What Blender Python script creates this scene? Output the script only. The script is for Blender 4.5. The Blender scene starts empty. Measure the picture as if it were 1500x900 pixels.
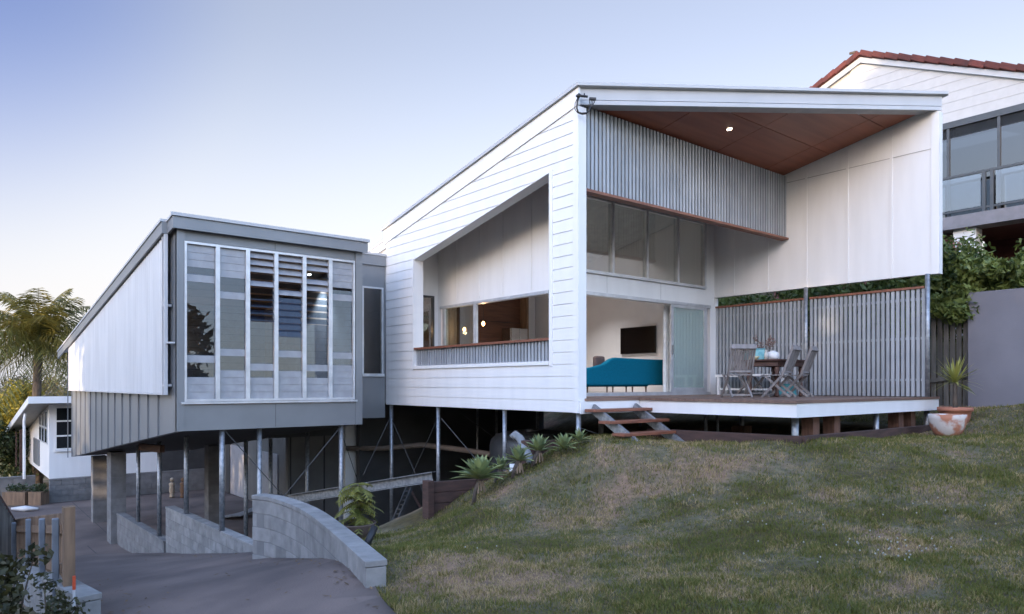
import bpy, bmesh, math, random
import numpy as np
from mathutils import Vector, Matrix

random.seed(7)
RNG = np.random.default_rng(11)
R = math.radians
SC = bpy.context.scene
COL = SC.collection

# ------------------------------------------------------------------ camera
EYE = Vector((-8.66, -8.81, 0.255))
RIGHT = Vector((0.7758, -0.6311, 0.0)); FWD = Vector((0.6311, 0.7758, 0.0)); UP = Vector((0, 0, 1))
cam = bpy.data.objects.new('camera', bpy.data.cameras.new('camera')); COL.objects.link(cam)
cam.matrix_world = Matrix(((RIGHT.x, 0, -FWD.x, EYE.x), (RIGHT.y, 0, -FWD.y, EYE.y), (0, 1, 0, EYE.z), (0, 0, 0, 1)))
cam.data.sensor_width = 36; cam.data.lens = 36 * 1041 / 1500
cam.data.shift_y = (563.5 - 450) / 1500
cam.data.clip_start = 0.05; cam.data.clip_end = 5000
SC.camera = cam

# ------------------------------------------------------------------ world, sun, exposure
SUN_EL = R(5.0)
SUN_TO = Vector((-0.90, -0.43, 0)).normalized()
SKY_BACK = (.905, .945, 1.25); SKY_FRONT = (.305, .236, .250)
w = bpy.data.worlds.new('World'); SC.world = w; w.use_nodes = True
nt = w.node_tree; sky = nt.nodes.new('ShaderNodeTexSky'); sky.sky_type = 'NISHITA'; sky.sun_disc = False
sky.sun_elevation = SUN_EL; sky.sun_rotation = math.atan2(SUN_TO.x, SUN_TO.y)
sky.air_density = 1.0; sky.dust_density = 1.0; sky.ozone_density = 1.0; sky.altitude = 20
bg = nt.nodes['Background']; bg.inputs[1].default_value = 0.15
geo = nt.nodes.new('ShaderNodeTexCoord')
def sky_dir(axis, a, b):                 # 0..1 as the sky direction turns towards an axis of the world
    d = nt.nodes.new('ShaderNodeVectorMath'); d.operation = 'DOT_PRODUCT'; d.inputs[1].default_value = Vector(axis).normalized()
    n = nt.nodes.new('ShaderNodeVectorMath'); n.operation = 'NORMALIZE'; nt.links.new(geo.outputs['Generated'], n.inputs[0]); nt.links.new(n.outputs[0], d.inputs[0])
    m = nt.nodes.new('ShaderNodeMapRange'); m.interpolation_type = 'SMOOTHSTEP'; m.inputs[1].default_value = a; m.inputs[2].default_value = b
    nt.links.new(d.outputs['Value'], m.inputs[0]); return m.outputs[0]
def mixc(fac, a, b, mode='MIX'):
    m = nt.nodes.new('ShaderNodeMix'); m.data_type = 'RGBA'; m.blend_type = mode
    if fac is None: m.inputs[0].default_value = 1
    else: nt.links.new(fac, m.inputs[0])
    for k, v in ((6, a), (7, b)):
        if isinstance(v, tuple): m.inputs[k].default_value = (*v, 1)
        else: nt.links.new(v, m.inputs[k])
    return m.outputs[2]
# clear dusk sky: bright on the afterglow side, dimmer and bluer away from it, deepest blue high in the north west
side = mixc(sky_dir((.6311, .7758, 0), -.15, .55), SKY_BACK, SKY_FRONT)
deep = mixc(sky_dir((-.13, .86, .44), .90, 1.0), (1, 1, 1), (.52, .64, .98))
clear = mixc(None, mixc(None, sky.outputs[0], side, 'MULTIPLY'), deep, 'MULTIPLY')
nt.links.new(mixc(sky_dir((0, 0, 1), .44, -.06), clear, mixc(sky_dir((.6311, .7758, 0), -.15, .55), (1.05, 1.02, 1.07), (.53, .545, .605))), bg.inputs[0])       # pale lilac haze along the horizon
sl = bpy.data.lights.new('sun', 'SUN'); sl.energy = 0.45; sl.angle = R(0.5); sl.color = (1.0, 0.74, 0.5)
sun = bpy.data.objects.new('sun', sl); COL.objects.link(sun)
sd = Vector((SUN_TO.x * math.cos(SUN_EL), SUN_TO.y * math.cos(SUN_EL), math.sin(SUN_EL)))
sun.rotation_euler = sd.to_track_quat('Z', 'Y').to_euler()
sun.location = (-30, 40, 30)
SC.view_settings.view_transform = 'Standard'; SC.view_settings.look = 'None'
SC.view_settings.exposure = 3.5; SC.view_settings.gamma = 1.0

# ------------------------------------------------------------------ helpers
def at(px, py, d):                       # point seen at a pixel of the 1500x900 photo, d metres ahead
    return EYE + (FWD + RIGHT * ((px - 750) / 1041) + UP * ((563.5 - py) / 1041)) * d
def to_px(x, y, z):
    r = Vector((x, y, z)) - EYE; d = r.dot(FWD)
    return 750 + 1041 * r.dot(RIGHT) / d, 563.5 - 1041 * r.z / d, d

class MB:
    def __init__(s): s.v = []; s.f = []; s.smooth = False
    def add(s, vs, fs):
        o = len(s.v); s.v += [tuple(p) for p in vs]; s.f += [tuple(i + o for i in q) for q in fs]; return s
    def box(s, x0, x1, y0, y1, z0, z1):
        if x0 > x1: x0, x1 = x1, x0
        if y0 > y1: y0, y1 = y1, y0
        if z0 > z1: z0, z1 = z1, z0
        return s.add([(x0,y0,z0),(x1,y0,z0),(x1,y1,z0),(x0,y1,z0),(x0,y0,z1),(x1,y0,z1),(x1,y1,z1),(x0,y1,z1)],
                     [(0,3,2,1),(4,5,6,7),(0,1,5,4),(1,2,6,5),(2,3,7,6),(3,0,4,7)])
    def bar(s, a, b, w, h, up=(0,0,1)):   # rectangular bar from a to b
        a = Vector(a); b = Vector(b); d = (b - a).normalized(); up = Vector(up)
        sd_ = d.cross(up)
        if sd_.length < 1e-4: sd_ = d.cross(Vector((0, 1, 0)))
        sd_.normalize(); u = sd_.cross(d).normalized(); p = sd_ * w / 2; q = u * h / 2
        return s.add([a-p-q, a+p-q, a+p+q, a-p+q, b-p-q, b+p-q, b+p+q, b-p+q],
                     [(0,3,2,1),(4,5,6,7),(0,1,5,4),(1,2,6,5),(2,3,7,6),(3,0,4,7)])
    def prism(s, poly, off):              # planar polygon pushed along off
        off = Vector(off); n = len(poly); P = [Vector(p) for p in poly]
        vs = P + [p + off for p in P]
        return s.add(vs, [tuple(range(n))[::-1], tuple(range(n, 2*n))] + [(i, (i+1) % n, n + (i+1) % n, n + i) for i in range(n)])
    def tube(s, pts, r, n=8, cap=True):
        pts = [Vector(p) for p in pts]; rs = r if isinstance(r, (list, tuple)) else [r] * len(pts)
        rings = []; prev = None
        for i, p in enumerate(pts):
            d = (pts[min(i+1, len(pts)-1)] - pts[max(i-1, 0)])
            if d.length < 1e-9: d = Vector((0, 0, 1))
            d.normalize()
            if prev is None:
                a = d.cross(Vector((0, 0, 1)))
                if a.length < 1e-3: a = Vector((1, 0, 0))
            else: a = prev - d * prev.dot(d)
            a.normalize(); prev = a; b = d.cross(a)
            rings.append([p + (a * math.cos(2*math.pi*k/n) + b * math.sin(2*math.pi*k/n)) * rs[i] for k in range(n)])
        fs = [(i*n+k, i*n+(k+1) % n, (i+1)*n+(k+1) % n, (i+1)*n+k) for i in range(len(pts)-1) for k in range(n)]
        if cap: fs += [tuple(range(n))[::-1], tuple((len(pts)-1)*n + k for k in range(n))]
        return s.add([q for g in rings for q in g], fs)
    def lathe(s, prof, c=(0, 0, 0), n=24):
        c = Vector(c); vs = [c + Vector((r*math.cos(2*math.pi*k/n), r*math.sin(2*math.pi*k/n), z)) for r, z in prof for k in range(n)]
        m = len(prof)
        fs = [(i*n+k, i*n+(k+1) % n, (i+1)*n+(k+1) % n, (i+1)*n+k) for i in range(m-1) for k in range(n)]
        fs += [tuple(range(n))[::-1], tuple((m-1)*n + k for k in range(n))]
        return s.add(vs, fs)
    def build(s, name, m, parent=None, smooth=False, bevel=0):
        me = bpy.data.meshes.new(name); o = bpy.data.objects.new(name, me); COL.objects.link(o)
        off = parent_world(parent) if parent else Vector((0, 0, 0))
        me.from_pydata([(p[0]-off.x, p[1]-off.y, p[2]-off.z) for p in s.v], [], s.f); me.update()
        if smooth: me.polygons.foreach_set('use_smooth', [True]*len(me.polygons))
        me.materials.append(m)
        if parent: o.parent = parent
        if bevel:
            b = o.modifiers.new('bevel', 'BEVEL'); b.width = bevel; b.segments = 2; b.limit_method = 'ANGLE'; b.angle_limit = R(40)
        return o

def parent_world(p):
    v = Vector((0, 0, 0))
    while p: v += p.location; p = p.parent
    return v
def tag(o, label=None, cat=None, group=None, kind=None):
    if label: o['label'] = label
    if cat: o['category'] = cat
    if group: o['group'] = group
    if kind: o['kind'] = kind
    return o
def thing(name, loc, label, cat, group=None):
    o = bpy.data.objects.new(name, None); COL.objects.link(o); o.location = loc; o.empty_display_size = .2
    return tag(o, label, cat, group)
def copy_tree(o, parent=None):
    c = o.copy(); COL.objects.link(c)
    if parent: c.parent = parent
    for ch in list(o.children): copy_tree(ch, c)
    return c
def clip(poly, axis, val, keep_greater):
    out = []; n = len(poly)
    for i in range(n):
        a, b = poly[i], poly[(i+1) % n]
        ia = (a[axis] >= val) == keep_greater; ib = (b[axis] >= val) == keep_greater
        if ia: out.append(a)
        if ia != ib:
            t = (val - a[axis]) / (b[axis] - a[axis]); out.append(tuple(a[k] + (b[k]-a[k])*t for k in range(3)))
    return out
def area2(p): return sum((Vector(p[i]) - Vector(p[0])).cross(Vector(p[(i+1) % len(p)]) - Vector(p[0])).length for i in range(len(p)))

# ------------------------------------------------------------------ materials
def new_mat(name):
    m = bpy.data.materials.new(name); m.use_nodes = True
    return m, m.node_tree, m.node_tree.nodes['Principled BSDF']
def M(name, col, col2=None, rough=.6, metal=0., scale=5., detail=4, stretch=(1,1,1), bump=0., bscale=60., spec=.5, contrast=(.35,.65), island=0.):
    m, t, p = new_mat(name); N = t.nodes; L = t.links
    col2 = col2 or tuple(c*.82 for c in col)
    tc = N.new('ShaderNodeTexCoord'); mp = N.new('ShaderNodeMapping'); mp.inputs['Scale'].default_value = stretch
    L.new(tc.outputs['Object'], mp.inputs[0])
    nz = N.new('ShaderNodeTexNoise'); nz.inputs['Scale'].default_value = scale; nz.inputs['Detail'].default_value = detail
    L.new(mp.outputs[0], nz.inputs[0])
    rp = N.new('ShaderNodeValToRGB'); rp.color_ramp.elements[0].position = contrast[0]; rp.color_ramp.elements[1].position = contrast[1]
    rp.color_ramp.elements[0].color = (*col2, 1); rp.color_ramp.elements[1].color = (*col, 1)
    L.new(nz.outputs[0], rp.inputs[0]); out = rp.outputs[0]
    if island:
        g = N.new('ShaderNodeNewGeometry'); mr = N.new('ShaderNodeMapRange')
        mr.inputs[3].default_value = 1-island; mr.inputs[4].default_value = 1+island
        L.new(g.outputs['Random Per Island'], mr.inputs[0])
        hv = N.new('ShaderNodeHueSaturation'); L.new(out, hv.inputs['Color']); L.new(mr.outputs[0], hv.inputs['Value']); out = hv.outputs[0]
    L.new(out, p.inputs['Base Color'])
    p.inputs['Roughness'].default_value = rough; p.inputs['Metallic'].default_value = metal
    p.inputs['Specular IOR Level'].default_value = spec
    if bump:
        n2 = N.new('ShaderNodeTexNoise'); n2.inputs['Scale'].default_value = bscale; n2.inputs['Detail'].default_value = 5
        L.new(mp.outputs[0], n2.inputs[0])
        b = N.new('ShaderNodeBump'); b.inputs['Strength'].default_value = bump; b.inputs['Distance'].default_value = .02
        L.new(n2.outputs[0], b.inputs['Height']); L.new(b.outputs[0], p.inputs['Normal'])
    return m
def glass(name, tint=(1,1,1), trans=.75, rough=0.0, base=.09):
    m, t, p = new_mat(name); N = t.nodes; L = t.links; N.remove(p)
    lw = N.new('ShaderNodeLayerWeight'); lw.inputs[0].default_value = .5
    fr = N.new('ShaderNodeMath'); fr.operation = 'POWER'; fr.inputs[1].default_value = 4.0; L.new(lw.outputs['Facing'], fr.inputs[0])
    tr = N.new('ShaderNodeBsdfTransparent'); tr.inputs[0].default_value = (*[c*trans for c in tint], 1)
    gl = N.new('ShaderNodeBsdfGlossy'); gl.inputs['Roughness'].default_value = rough
    mul = N.new('ShaderNodeMath'); mul.operation = 'MULTIPLY_ADD'; mul.inputs[1].default_value = .9; mul.inputs[2].default_value = base; mul.use_clamp = True
    L.new(fr.outputs[0], mul.inputs[0])
    mx = N.new('ShaderNodeMixShader'); L.new(mul.outputs[0], mx.inputs[0]); L.new(tr.outputs[0], mx.inputs[1]); L.new(gl.outputs[0], mx.inputs[2])
    L.new(mx.outputs[0], N['Material Output'].inputs[0]); return m
def emit(name, col, s):
    m, t, p = new_mat(name); p.inputs['Base Color'].default_value = (*col, 1)
    p.inputs['Emission Color'].default_value = (*col, 1); p.inputs['Emission Strength'].default_value = s; return m
def leaf_mat(name, a, b, scale=.8, trans=.25, rough=.5):
    m, t, p = new_mat(name); N = t.nodes; L = t.links
    g = N.new('ShaderNodeNewGeometry'); rp = N.new('ShaderNodeValToRGB')
    rp.color_ramp.elements[0].color = (*a, 1); rp.color_ramp.elements[1].color = (*b, 1)
    tc = N.new('ShaderNodeTexCoord'); nz = N.new('ShaderNodeTexNoise'); nz.inputs['Scale'].default_value = scale
    L.new(tc.outputs['Object'], nz.inputs[0])
    ad = N.new('ShaderNodeMath'); ad.operation = 'MULTIPLY_ADD'; ad.inputs[1].default_value = .55; 
    mu = N.new('ShaderNodeMath'); mu.operation = 'MULTIPLY_ADD'; mu.inputs[1].default_value = 1.6; mu.inputs[2].default_value = -.55
    L.new(nz.outputs[0], mu.inputs[0]); L.new(g.outputs['Random Per Island'], ad.inputs[0]); L.new(mu.outputs[0], ad.inputs[2])
    L.new(ad.outputs[0], rp.inputs[0]); L.new(rp.outputs[0], p.inputs['Base Color'])
    p.inputs['Roughness'].default_value = rough
    tl = N.new('ShaderNodeBsdfTranslucent'); L.new(rp.outputs[0], tl.inputs[0])
    mx = N.new('ShaderNodeMixShader'); mx.inputs[0].default_value = trans
    L.new(p.outputs[0], mx.inputs[1]); L.new(tl.outputs[0], mx.inputs[2]); L.new(mx.outputs[0], N['Material Output'].inputs[0]); return m

WHITE = M('white_paint', (.80,.80,.79), (.755,.755,.745), rough=.45, scale=1.6, detail=8, stretch=(2.5,2.5,.4), bump=.05, bscale=18)
WHITE2 = M('interior_paint', (.80,.80,.825), (.77,.77,.795), rough=.7, scale=2)
CEIL = M('ceiling_paint', (.76,.76,.78), rough=.8)
FASCIA = M('fascia_paint', (.47,.485,.50), (.43,.445,.46), rough=.4, scale=2)
SOFFIT = M('soffit_grey', (.42,.42,.42), rough=.5)
GREY = M('grey_metal_cladding', (.225,.238,.25), (.198,.21,.222), rough=.38, metal=.25, scale=1.2)
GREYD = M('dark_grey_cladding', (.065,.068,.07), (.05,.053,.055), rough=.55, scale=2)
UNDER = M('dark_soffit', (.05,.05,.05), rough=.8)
SHEET = M('white_corrugated_steel', (.55,.56,.57), (.48,.49,.50), rough=.4, scale=1.5, detail=8, stretch=(2,2,.3))
SLAT = M('grey_slat_metal', (.36,.38,.40), (.31,.33,.35), rough=.4, metal=.15, scale=3, island=.12)
GALV = M('galvanised_steel', (.34,.36,.385), (.23,.25,.27), rough=.45, metal=.6, scale=14, contrast=(.4,.6))
ALU = M('silver_window_frame', (.62,.64,.66), rough=.35, metal=.4)
ALUD = M('dark_window_frame', (.06,.065,.07), rough=.4, metal=.3)
MERBAU = M('red_hardwood', (.26,.10,.055), (.17,.062,.035), rough=.5, scale=3, stretch=(1,9,9), bump=.15, bscale=20)
DECK = M('weathered_deck_boards', (.20,.125,.09), (.13,.08,.06), rough=.6, scale=2.5, stretch=(.4,8,1), island=.18)
PLY = M('stained_plywood', (.31,.10,.052), (.20,.062,.033), rough=.42, scale=1.2, stretch=(.35,5,1), detail=8, contrast=(.3,.7))
TEAK = M('silvered_teak', (.24,.22,.21), (.155,.14,.132), rough=.75, scale=5, stretch=(3,3,.6), bump=.2, island=.15)
TABLEW = M('dark_table_timber', (.12,.062,.045), (.075,.038,.03), rough=.5, scale=6)
SLEEPER = M('dark_hardwood_sleeper', (.085,.045,.035), (.05,.028,.022), rough=.8, scale=3, stretch=(1,1,6), bump=.4, bscale=25, island=.2)
STUMPW = M('rough_sawn_stump', (.18,.09,.06), (.11,.06,.04), rough=.85, scale=4, stretch=(6,6,1), bump=.4)
PALING = M('grey_paling', (.12,.115,.105), (.07,.066,.06), rough=.9, scale=3, stretch=(4,4,.5), bump=.3, island=.35)
FENCEW = M('brown_fence_timber', (.22,.14,.085), (.13,.085,.055), rough=.85, scale=3, stretch=(5,5,.6), bump=.3, island=.3)
BLOCK = M('concrete_block', (.27,.265,.255), (.175,.172,.167), rough=.9, scale=5, bump=.35, bscale=90, island=.14, contrast=(.3,.7))
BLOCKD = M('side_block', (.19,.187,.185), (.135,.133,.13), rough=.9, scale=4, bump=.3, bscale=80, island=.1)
MORTAR = M('mortar', (.18,.178,.174), rough=.95)
RENDER = M('grey_render', (.20,.195,.215), (.145,.14,.157), rough=.85, scale=.8, detail=8, bump=.15, bscale=40, contrast=(.3,.75))
TERRA = M('terracotta', (.42,.17,.10), (.33,.13,.08), rough=.8, scale=6, bump=.15)
TILE = M('red_roof_tile', (.12,.028,.02), (.075,.02,.016), rough=.75, scale=4, bump=.3, island=.25)
MAROON = M('maroon_boards', (.11,.035,.03), (.08,.025,.022), rough=.7)
TEAL = M('teal_fabric', (.004,.135,.215), (.003,.108,.175), rough=.95, scale=25, bump=.1, bscale=300, spec=.08)
BLACK = M('black_gloss', (.006,.006,.007), rough=.18)
BLACKM = M('black_plastic', (.02,.02,.022), rough=.5)
TANK = M('charcoal_tank_plastic', (.045,.048,.05), (.035,.037,.04), rough=.4)
PVC = M('grey_pvc_pipe', (.22,.23,.235), rough=.35)
SOIL = M('dark_soil', (.055,.042,.034), (.03,.023,.02), rough=1, scale=3, bump=.6, bscale=20)
BARK = M('bark', (.14,.11,.085), (.07,.055,.045), rough=.95, scale=4, stretch=(3,3,1), bump=.5)
STEELK = M('brushed_steel', (.5,.5,.5), rough=.25, metal=1)
CABW = M('walnut_cabinet', (.12,.052,.03), (.075,.032,.02), rough=.45, scale=2, stretch=(1,1,9), detail=8)
STONE = M('sandstone_figure', (.38,.32,.24), (.28,.23,.17), rough=.9, scale=14)
GLASS = glass('clear_glass', (.93,.97,.96), .85, base=.16)
GLASSG = glass('greenish_door_glass', (.90,.98,.96), .92, base=.3)
GLASSD = glass('dark_tinted_glass', (.5,.55,.62), .35)
LOUV = glass('louvre_glass', (.74,.87,1.0), .72, base=.065)
BAL = glass('balustrade_glass', (.82,.90,1.0), .72)
LOUVW = M('pale_louvre_blade', (.33,.34,.36), rough=.35)

def driveway_mat():
    m = M('driveway_concrete', (.178,.133,.113), (.075,.058,.053), rough=.8, scale=.8, detail=12, bump=.25, bscale=50, contrast=(.3,.72)); return m
DRIVE = driveway_mat()

def ground_mat():
    m, t, p = new_mat('patchy_lawn_soil'); N = t.nodes; L = t.links
    tc = N.new('ShaderNodeTexCoord')
    n1 = N.new('ShaderNodeTexNoise'); n1.inputs['Scale'].default_value = .75; n1.inputs['Detail'].default_value = 6
    n2 = N.new('ShaderNodeTexNoise'); n2.inputs['Scale'].default_value = 9; n2.inputs['Detail'].default_value = 8
    for n in (n1, n2): L.new(tc.outputs['Object'], n.inputs[0])
    r1 = N.new('ShaderNodeValToRGB'); e = r1.color_ramp.elements
    e[0].position = .38; e[0].color = (.23,.15,.10,1); e[1].position = .60; e[1].color = (.08,.06,.02,1)
    e2 = e.new(.48); e2.color = (.13,.115,.07,1)
    L.new(n1.outputs[0], r1.inputs[0])
    mx = N.new('ShaderNodeMix'); mx.data_type = 'RGBA'; mx.blend_type = 'MULTIPLY'; mx.inputs[0].default_value = .8
    r2 = N.new('ShaderNodeValToRGB'); r2.color_ramp.elements[0].position = .3; r2.color_ramp.elements[0].color = (.45,.45,.45,1); r2.color_ramp.elements[1].position = .7; r2.color_ramp.elements[1].color = (1.25,1.2,1.1,1)
    L.new(n2.outputs[0], r2.inputs[0]); L.new(r1.outputs[0], mx.inputs[6]); L.new(r2.outputs[0], mx.inputs[7])
    L.new(mx.outputs[2], p.inputs['Base Color']); p.inputs['Roughness'].default_value = 1
    b = N.new('ShaderNodeBump'); b.inputs['Strength'].default_value = .7; b.inputs['Distance'].default_value = .04
    L.new(n2.outputs[0], b.inputs['Height']); L.new(b.outputs[0], p.inputs['Normal']); return m
GROUND = ground_mat()

def grass_mat():
    m, t, p = new_mat('grass_blades'); N = t.nodes; L = t.links
    tc = N.new('ShaderNodeTexCoord'); g = N.new('ShaderNodeNewGeometry')
    n1 = N.new('ShaderNodeTexNoise'); n1.inputs['Scale'].default_value = .75; n1.inputs['Detail'].default_value = 6
    L.new(tc.outputs['Object'], n1.inputs[0])
    n3 = N.new('ShaderNodeTexNoise'); n3.inputs['Scale'].default_value = 3.3; n3.inputs['Detail'].default_value = 4; L.new(tc.outputs['Object'], n3.inputs[0])
    bl = N.new('ShaderNodeMath'); bl.operation = 'MULTIPLY_ADD'; bl.inputs[1].default_value = .75; L.new(n3.outputs[0], bl.inputs[0])
    sb = N.new('ShaderNodeMath'); sb.operation = 'MULTIPLY_ADD'; sb.inputs[1].default_value = .75; sb.inputs[2].default_value = -.24; L.new(n1.outputs[0], sb.inputs[0]); L.new(sb.outputs[0], bl.inputs[2])
    ma = N.new('ShaderNodeMath'); ma.operation = 'MULTIPLY_ADD'; ma.inputs[1].default_value = .38; ma.inputs[2].default_value = -.19
    L.new(g.outputs['Random Per Island'], ma.inputs[0])
    ad = N.new('ShaderNodeMath'); L.new(bl.outputs[0], ad.inputs[0]); L.new(ma.outputs[0], ad.inputs[1])
    r = N.new('ShaderNodeValToRGB'); e = r.color_ramp.elements
    e[0].position = .29; e[0].color = (.42,.31,.16,1); e[1].position = .58; e[1].color = (.100,.112,.016,1)
    x = e.new(.385); x.color = (.265,.205,.075,1); x = e.new(.455); x.color = (.17,.152,.030,1)
    L.new(ad.outputs[0], r.inputs[0]); L.new(r.outputs[0], p.inputs['Base Color']); p.inputs['Roughness'].default_value = .7
    tl = N.new('ShaderNodeBsdfTranslucent'); L.new(r.outputs[0], tl.inputs[0]); mx = N.new('ShaderNodeMixShader'); mx.inputs[0].default_value = .2
    L.new(p.outputs[0], mx.inputs[1]); L.new(tl.outputs[0], mx.inputs[2]); L.new(mx.outputs[0], N['Material Output'].inputs[0]); return m
GRASS = grass_mat()

# ------------------------------------------------------------------ terrain
CP = [at(*q) for q in ((905,655,11.1),(968,651,11.6),(845,646,12.3),(1165,646,10.9),(1360,627,14.1),(1388,634,13),(1421,594,15),
      (1500,597,13.5),(990,645,13),(750,692,11.8),(640,772,12.6),(545,812,7.5),(560,797,10),(1000,900,5.2),(1500,900,4.9),
      (1250,780,7.5),(1000,785,8),(750,800,8.2),(600,880,6.2),(1250,695,9.5),(1000,708,10),(1500,700,9),(1500,640,11.5),(850,725,10.3),
      (520,863,6.5),(370,822,10.4),(300,812,14.5),(165,785,20),(100,800,17),(150,895,7.4),(330,900,6.7),(560,898,5.9),(640,735,13.4))]
CP = [tuple(p) for p in CP] + [(-3.36,1.7,-2.19),(0,6.7,-3.3),(-2,5,-3.0),(0,2.15,-1.45),(0,4.5,-2.5),(3,4,-1.6),(3,7,-2.5),(4,0,-.8),(7.5,4,-.5),
      (9,0,0),(9,5,.5),(9.5,-4,-.1),(13,0,1.8),(13,8,2.2),(18,0,4),(18,-8,3),(12,-8,.3),(20,15,4),
      (-9,-9,-1.38),(-12,-14,-1.3),(0,-14,-.9),(8,-12,-.2),(-14,-6,-1.8),
      (-3,12,-4.3),(0,16,-4.3),(-6,16,-4.3),(-4,22,-4.3),(2,22,-4.3),(-9,22,-4.5),(-2,9.5,-4.1),(2,12,-4.2),(-11,4,-3.0),(-12,12,-4.2),(-14,22,-5),(-8,30,-5),(-3,32,-4.5),(6,32,-3.5)]
_C = np.array(CP)
def _tps():
    n = len(_C); d = np.linalg.norm(_C[:, None, :2] - _C[None, :, :2], axis=2)
    K = np.where(d > 0, d*d*np.log(d + 1e-12), 0) + np.eye(n)*.25
    P = np.c_[np.ones(n), _C[:, :2]]; A = np.block([[K, P], [P.T, np.zeros((3, 3))]])
    return np.linalg.solve(A, np.r_[_C[:, 2], 0, 0, 0])
_W = _tps(); _n = len(_C)
def G(x, y):
    x = np.asarray(x, float); y = np.asarray(y, float); sh = x.shape; q = np.c_[x.ravel(), y.ravel()]
    qc = np.c_[np.clip(q[:, 0], -15, 20), np.clip(q[:, 1], -14, 32)]
    d = np.linalg.norm(qc[:, None] - _C[None, :, :2], axis=2); K = d*d*np.log(d + 1e-12)
    z = K @ _W[:_n] + _W[_n] + qc @ _W[_n+1:]
    far = np.hypot(q[:, 0]-qc[:, 0], q[:, 1]-qc[:, 1]); z = z - np.minimum(far*.08, 4)
    return z.reshape(sh)
def g(x, y): return float(G([x], [y])[0])

DRIVE_POLY = [(-7.35,-9.5),(-6.55,-6.5),(-5.95,-4.6),(-5.62,-3.25),(-5.4,-2.6),(-5.1,-1.3),(-4.85,.1),(-4.75,1.6),(-4.3,3.9),(-4.25,9.5),(2.9,9.9),(2.9,23.6),(-10.5,23.6),(-10.5,14),(-8.0,9),(-7.62,3),(-7.62,-1.0),(-7.3,-1.2),(-8.6,-1.6),(-11.5,-3.4),(-14,-9.5)]
def in_poly(x, y, poly):
    x = np.asarray(x); y = np.asarray(y); r = np.zeros(x.shape, bool); n = len(poly)
    for i in range(n):
        x0, y0 = poly[i]; x1, y1 = poly[(i+1) % n]
        if y0 == y1: continue
        c = ((y0 > y) != (y1 > y)) & (x < (x1-x0)*(y-y0)/(y1-y0) + x0); r ^= c
    return r
def lines(a, b, fine0, fine1, df, dc):
    L_ = list(np.arange(fine0, fine1, df)); v = fine0
    while v > a: v -= dc; L_.insert(0, v)
    v = L_[-1]
    while v < b: v += dc; L_.append(v)
    return np.array(L_)
gx = lines(-60, 60, -14, 14, .16, 6); gy = lines(-40, 90, -11, 14, .16, 6)
gx = np.r_[-700, -250, gx, 250, 700]; gy = np.r_[-500, -200, gy, 250, 900]
XX, YY = np.meshgrid(gx, gy); ZZ = G(XX, YY)
def lumps(x, y): return .03*np.sin(x*1.9+.6*y)*np.cos(y*1.6-.4*x) + .018*np.sin(x*4.3+1.7*np.sin(y*2.1))*np.sin(y*3.9+1.2*np.sin(x*1.7)) + .010*np.sin(x*8.9+y*2.2)*np.sin(y*7.7-x*3.1)
ZZ = ZZ + lumps(XX, YY) * (~in_poly(XX, YY, DRIVE_POLY))
def drive_z(x, y):
    t = np.clip((np.asarray(y)-9.0)/4.0, 0, 1); return (G(x, y)+.02)*(1-t) - 4.3*t
near_drive = np.zeros(XX.shape, bool)
for dx_, dy_ in ((0,0),(.1,0),(-.1,0),(0,.1),(0,-.1)): near_drive |= in_poly(XX+dx_, YY+dy_, DRIVE_POLY)
ZZ = np.where(near_drive, np.minimum(ZZ, drive_z(XX, YY)) - .12, ZZ)
for dx_ in (-.3, .3):
    for dy_ in (-.3, .3): 
        ins_ = in_poly(XX+dx_, YY+dy_, DRIVE_POLY) & ~near_drive & (YY > 8); ZZ = np.where(ins_, np.minimum(ZZ, drive_z(XX, YY)-.05), ZZ)
ZZ = np.where((YY > 8.5) & (YY < 24) & (XX > -13) & (XX < -4), np.minimum(ZZ, drive_z(XX, YY)-.1), ZZ)
ZZ = np.where((XX > -4.6) & (XX < 3.2) & (YY > 9.6) & (YY < 24), np.minimum(ZZ, -4.42), ZZ)
mb = MB(); ny, nx = XX.shape
mb.v = list(zip(XX.ravel().tolist(), YY.ravel().tolist(), ZZ.ravel().tolist()))
mb.f = [(j*nx+i, j*nx+i+1, (j+1)*nx+i+1, (j+1)*nx+i) for j in range(ny-1) for i in range(nx-1)]
tag(mb.build('ground', GROUND, smooth=True), kind='structure')

bm = bmesh.new(); bm.faces.new([bm.verts.new((x, y, 0)) for x, y in DRIVE_POLY])
bmesh.ops.triangulate(bm, faces=bm.faces[:])
for k in np.arange(-14, 3, .4): bmesh.ops.bisect_plane(bm, geom=bm.verts[:]+bm.edges[:]+bm.faces[:], plane_co=(k, 0, 0), plane_no=(1, 0, 0))
for k in np.arange(-10, 24, .4): bmesh.ops.bisect_plane(bm, geom=bm.verts[:]+bm.edges[:]+bm.faces[:], plane_co=(0, k, 0), plane_no=(0, 1, 0))
bmesh.ops.remove_doubles(bm, verts=bm.verts[:], dist=1e-4)
zs = G([v.co.x for v in bm.verts], [v.co.y for v in bm.verts])
for v, z in zip(bm.verts, zs):
    t_ = min(max((v.co.y - 9.0)/4.0, 0), 1); v.co.z = (z + .02)*(1-t_) + (-4.3)*t_
ex = bmesh.ops.extrude_edge_only(bm, edges=[e for e in bm.edges if e.is_boundary])
for v in [q for q in ex['geom'] if isinstance(q, bmesh.types.BMVert)]: v.co.z -= .25
bmesh.ops.recalc_face_normals(bm, faces=bm.faces[:])
me = bpy.data.meshes.new('driveway'); bm.to_mesh(me); bm.free(); me.materials.append(DRIVE)
dr = bpy.data.objects.new('driveway', me); COL.objects.link(dr); tag(dr, kind='structure')
for p in me.polygons: p.use_smooth = p.normal.z > .5
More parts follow.
